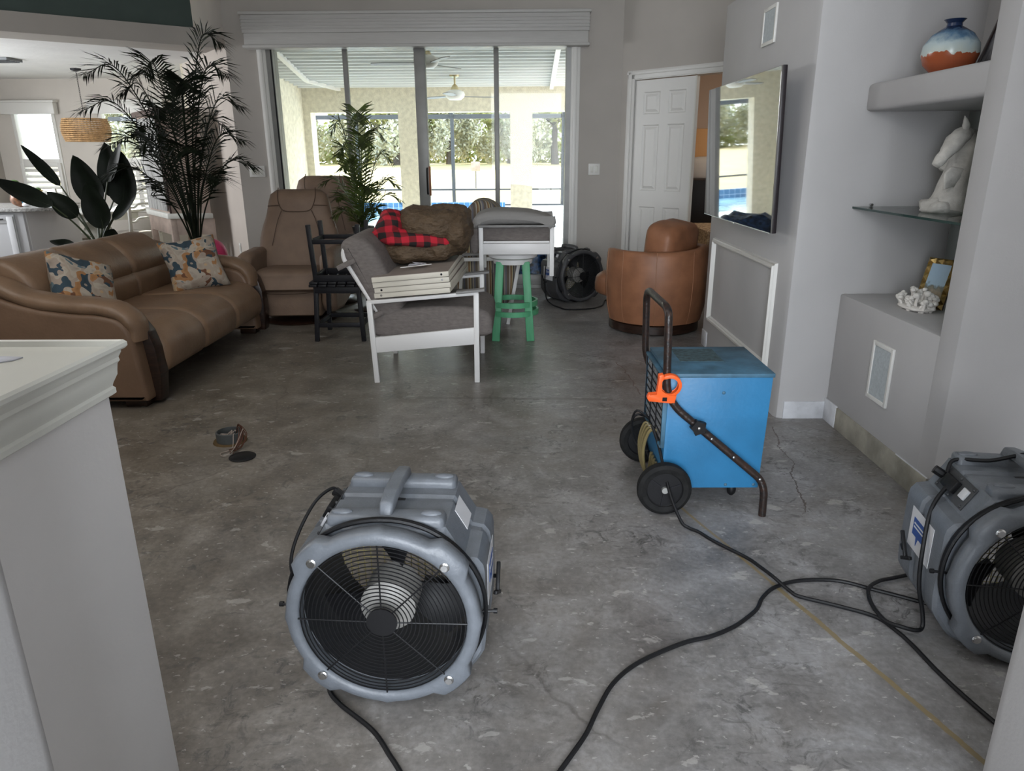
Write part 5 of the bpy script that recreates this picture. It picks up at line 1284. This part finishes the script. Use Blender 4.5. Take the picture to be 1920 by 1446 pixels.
for p, q in (((.02, .02), 0), ((.43, .07), 0), ((-.60, .80), 0), ((-.17, .85), 0)):
    b = B(); slab(b, p, sd, .07, fd, .07, 0, .74, .003); obj('leg', b, M_beige, ar)
b = B(); slab(b, (.02, .02), sd, .46, fd, 1.0, .56, .74); obj('console_apron', b, M_bwhite, ar) if False else obj('console_apron', b, M_beige, ar)
b = B(); slab(b, (.02, .02), sd, .46, fd, 1.0, .16, .20); obj('lower_shelf', b, M_beige, ar)
# pendant
pn = thing('rattan_pendant', 'woven rattan drum pendant lamp hanging over the dining table', 'pendant lamp', (-5.67, 9.9, 1.62))
b = B(); lathe(b, [(0, .88), (.065, .88), (.06, .86), (.02, .845), (0, .845)], 20); obj('ceiling_canopy', b, M_charcoal, pn)
b = B()
for k in range(26):
    z = .845-k*.0225; M = T(.0, 0, z-.015) @ RM('Z', 90*(k % 2)); tube(b, [M @ V(.007*cos(a), 0, .015*sin(a)) for a in (2*pi*i/8 for i in range(8))], .002, 4, 0, True)
ch = obj('chain', b, M_charcoal, pn)
b = B(); rr = lambda z: .255+.03*sin(pi*z/.27)
for k in range(12):
    z = k*.0245; tube(b, [((rr(z)+.006*(1 if (i+k) % 2 else -1))*cos(2*pi*i/44), (rr(z)+.006*(1 if (i+k) % 2 else -1))*sin(2*pi*i/44), z) for i in range(44)], .0075, 5, 0, True)
for i in range(44):
    a = 2*pi*i/44; tube(b, [(rr(z)*cos(a), rr(z)*sin(a), z) for z in (0, .07, .135, .2, .27)], .004, 4)
obj('woven_shade', b, M_rattan, pn)
b = B(); 
for a in (0, 120, 240): a = radians(a); tube(b, [(0, 0, .27), (.255*cos(a), .255*sin(a), .27)], .004, 5)
obj('shade_spider', b, M_charcoal, pn)
# table
dt = thing('dining_table', 'white dining table with a turned pedestal under the rattan pendant', 'table', (-5.75, 9.9, 0))
b = B(); lathe(b, [(0, .71), (.60, .71), (.62, .725), (.62, .745), (.61, .75), (0, .75)], 48); obj('table_top', b, M_bwhite, dt)
b = B(); lathe(b, [(.52, .62), (.52, .71), (0, .71), (0, .62)], 36); obj('apron', b, M_bwhite, dt)
b = B(); lathe(b, [(0, 0), (.26, 0), (.27, .05), (.12, .10), (.09, .18), (.16, .30), (.20, .42), (.14, .55), (.12, .62), (0, .62)], 32); obj('pedestal', b, M_bwhite, dt)
def dchair(loc, rz, label):
    t = thing('dining_chair', label, 'chair', loc, rz)
    b = B(); puff(b, [(-.22, .40), (.22, .40), (.21, .47), (0, .49), (-.21, .47)], 'y', -.22, .20, .03, 4, 2); obj('seat', b, M_upholst, t, 60)
    for x in (-.2, .2):
        b = B(); beam(b, (x, .20, 0), (x, .20, .45), .04, .04, .003); beam(b, (x, .20, .45), (x*1.03, .28, 1.06), .04, .03, .003); obj('back_post', b, M_bwhite, t)
        b = B(); beam(b, (x, -.19, 0), (x, -.19, .42), .035, .035, .003); obj('leg', b, M_bwhite, t)
    for z in (.62, .80, .98):
        y = .20+.08*(z-.45)/.6; b = B()
        tube(b, [(-.2, y, z), (-.13, y, z), (-.07, y, z+.04), (.07, y, z+.04), (.13, y, z), (.2, y, z)], .022, 6, 4, False, .6); obj('back_slat', b, M_bwhite, t)
    return t
dchair((-5.82, 9.2, 0), radians(178), 'off-white slat-back dining chair behind the countertop end, back to the room')
dchair((-5.08, 9.62, 0), radians(-120), 'off-white slat-back dining chair between the table and the armoire')
# counter
kc = thing('kitchen_cabinet', 'grey-white kitchen cabinet end with panelled side at the far left', 'cabinet', (-5.27, 7.74, 0))
b = B(); box(b, -1.6, 0, 0, .95, 0, .87, .004); obj('cabinet_box', b, M_cab, kc)
b = B(); box(b, -1.55, -.09, -.02, 0, .10, .84, .003); d_ = obj('door', b, M_cab, kc)
b = B(); 
for a0, a1, c0, c1 in ((-.62, -.55, .12, .82), (-.17, -.10, .12, .82), (-.55, -.17, .12, .19), (-.55, -.17, .75, .82)): box(b, a0, a1, -.032, -.018, c0, c1, .002)
obj('door_rail', b, M_cab, d_)
b = B(); box(b, -.30, -.20, -.05, -.03, .79, .80, .002); obj('pull', b, M_charcoal, d_)
b = B(); box(b, -.01, .012, .03, .95, 0, .87, .004); obj('side_panel', b, M_cabpanel, kc)
t = thing('stone_countertop', 'grey speckled stone countertop with a rounded end', 'countertop', (-5.27, 7.74, .87))
b = B(); prism(b, [(-1.65, -.06), (.02, -.06)]+[(.02+.32*sin(a), .35-.41*cos(a)) for a in (radians(10*i) for i in range(1, 18))]+[(.05, .98), (-1.65, .98)], 'z', 0, .035, .004); obj('slab', b, M_counter, t)
def figurine(name, label, cat, loc, s, parts):
    t = thing(name, label, cat, loc)
    for nm, m, c, r in parts:
        b = B(); ell(b, V(*c)*s, V(*r)*s, 1, None, 20, 14, .01*s, 14/s); obj(nm, b, m, t, 80)
    return t
M_f1 = mat('brown_glaze', (.22, .10, .05), .4, ns=20, na=.4); M_f2 = mat('turquoise_glaze', (.05, .38, .60), .35, ns=20, na=.3); M_f3 = mat('white_glaze', (.7, .7, .72), .3); M_f4 = mat('green_glaze', (.10, .2, .05), .4)
figurine('jug_figurine', 'brown and turquoise ceramic figurine on the countertop', 'figurine', (-5.42, 7.95, .905), 1, [('round_body', M_f1, (0, 0, .09), (.085, .075, .09)), ('turquoise_collar', M_f2, (.07, -.01, .11), (.055, .05, .10)), ('head', M_f1, (-.02, 0, .215), (.05, .045, .05)), ('hat', M_f4, (-.02, 0, .262), (.045, .045, .022)), ('white_cuff', M_f3, (.09, -.03, .03), (.05, .04, .03))])
figurine('bird_figurine', 'black and white ceramic bird figurine beside the brown one', 'figurine', (-5.20, 8.0, .905), 1, [('white_belly', M_f3, (.02, 0, .075), (.045, .045, .075)), ('black_back', M_black, (-.02, .01, .085), (.035, .05, .08)), ('head', M_f4, (-.02, 0, .165), (.03, .03, .035)), ('beak', M_gold, (.01, -.01, .165), (.03, .01, .008))])
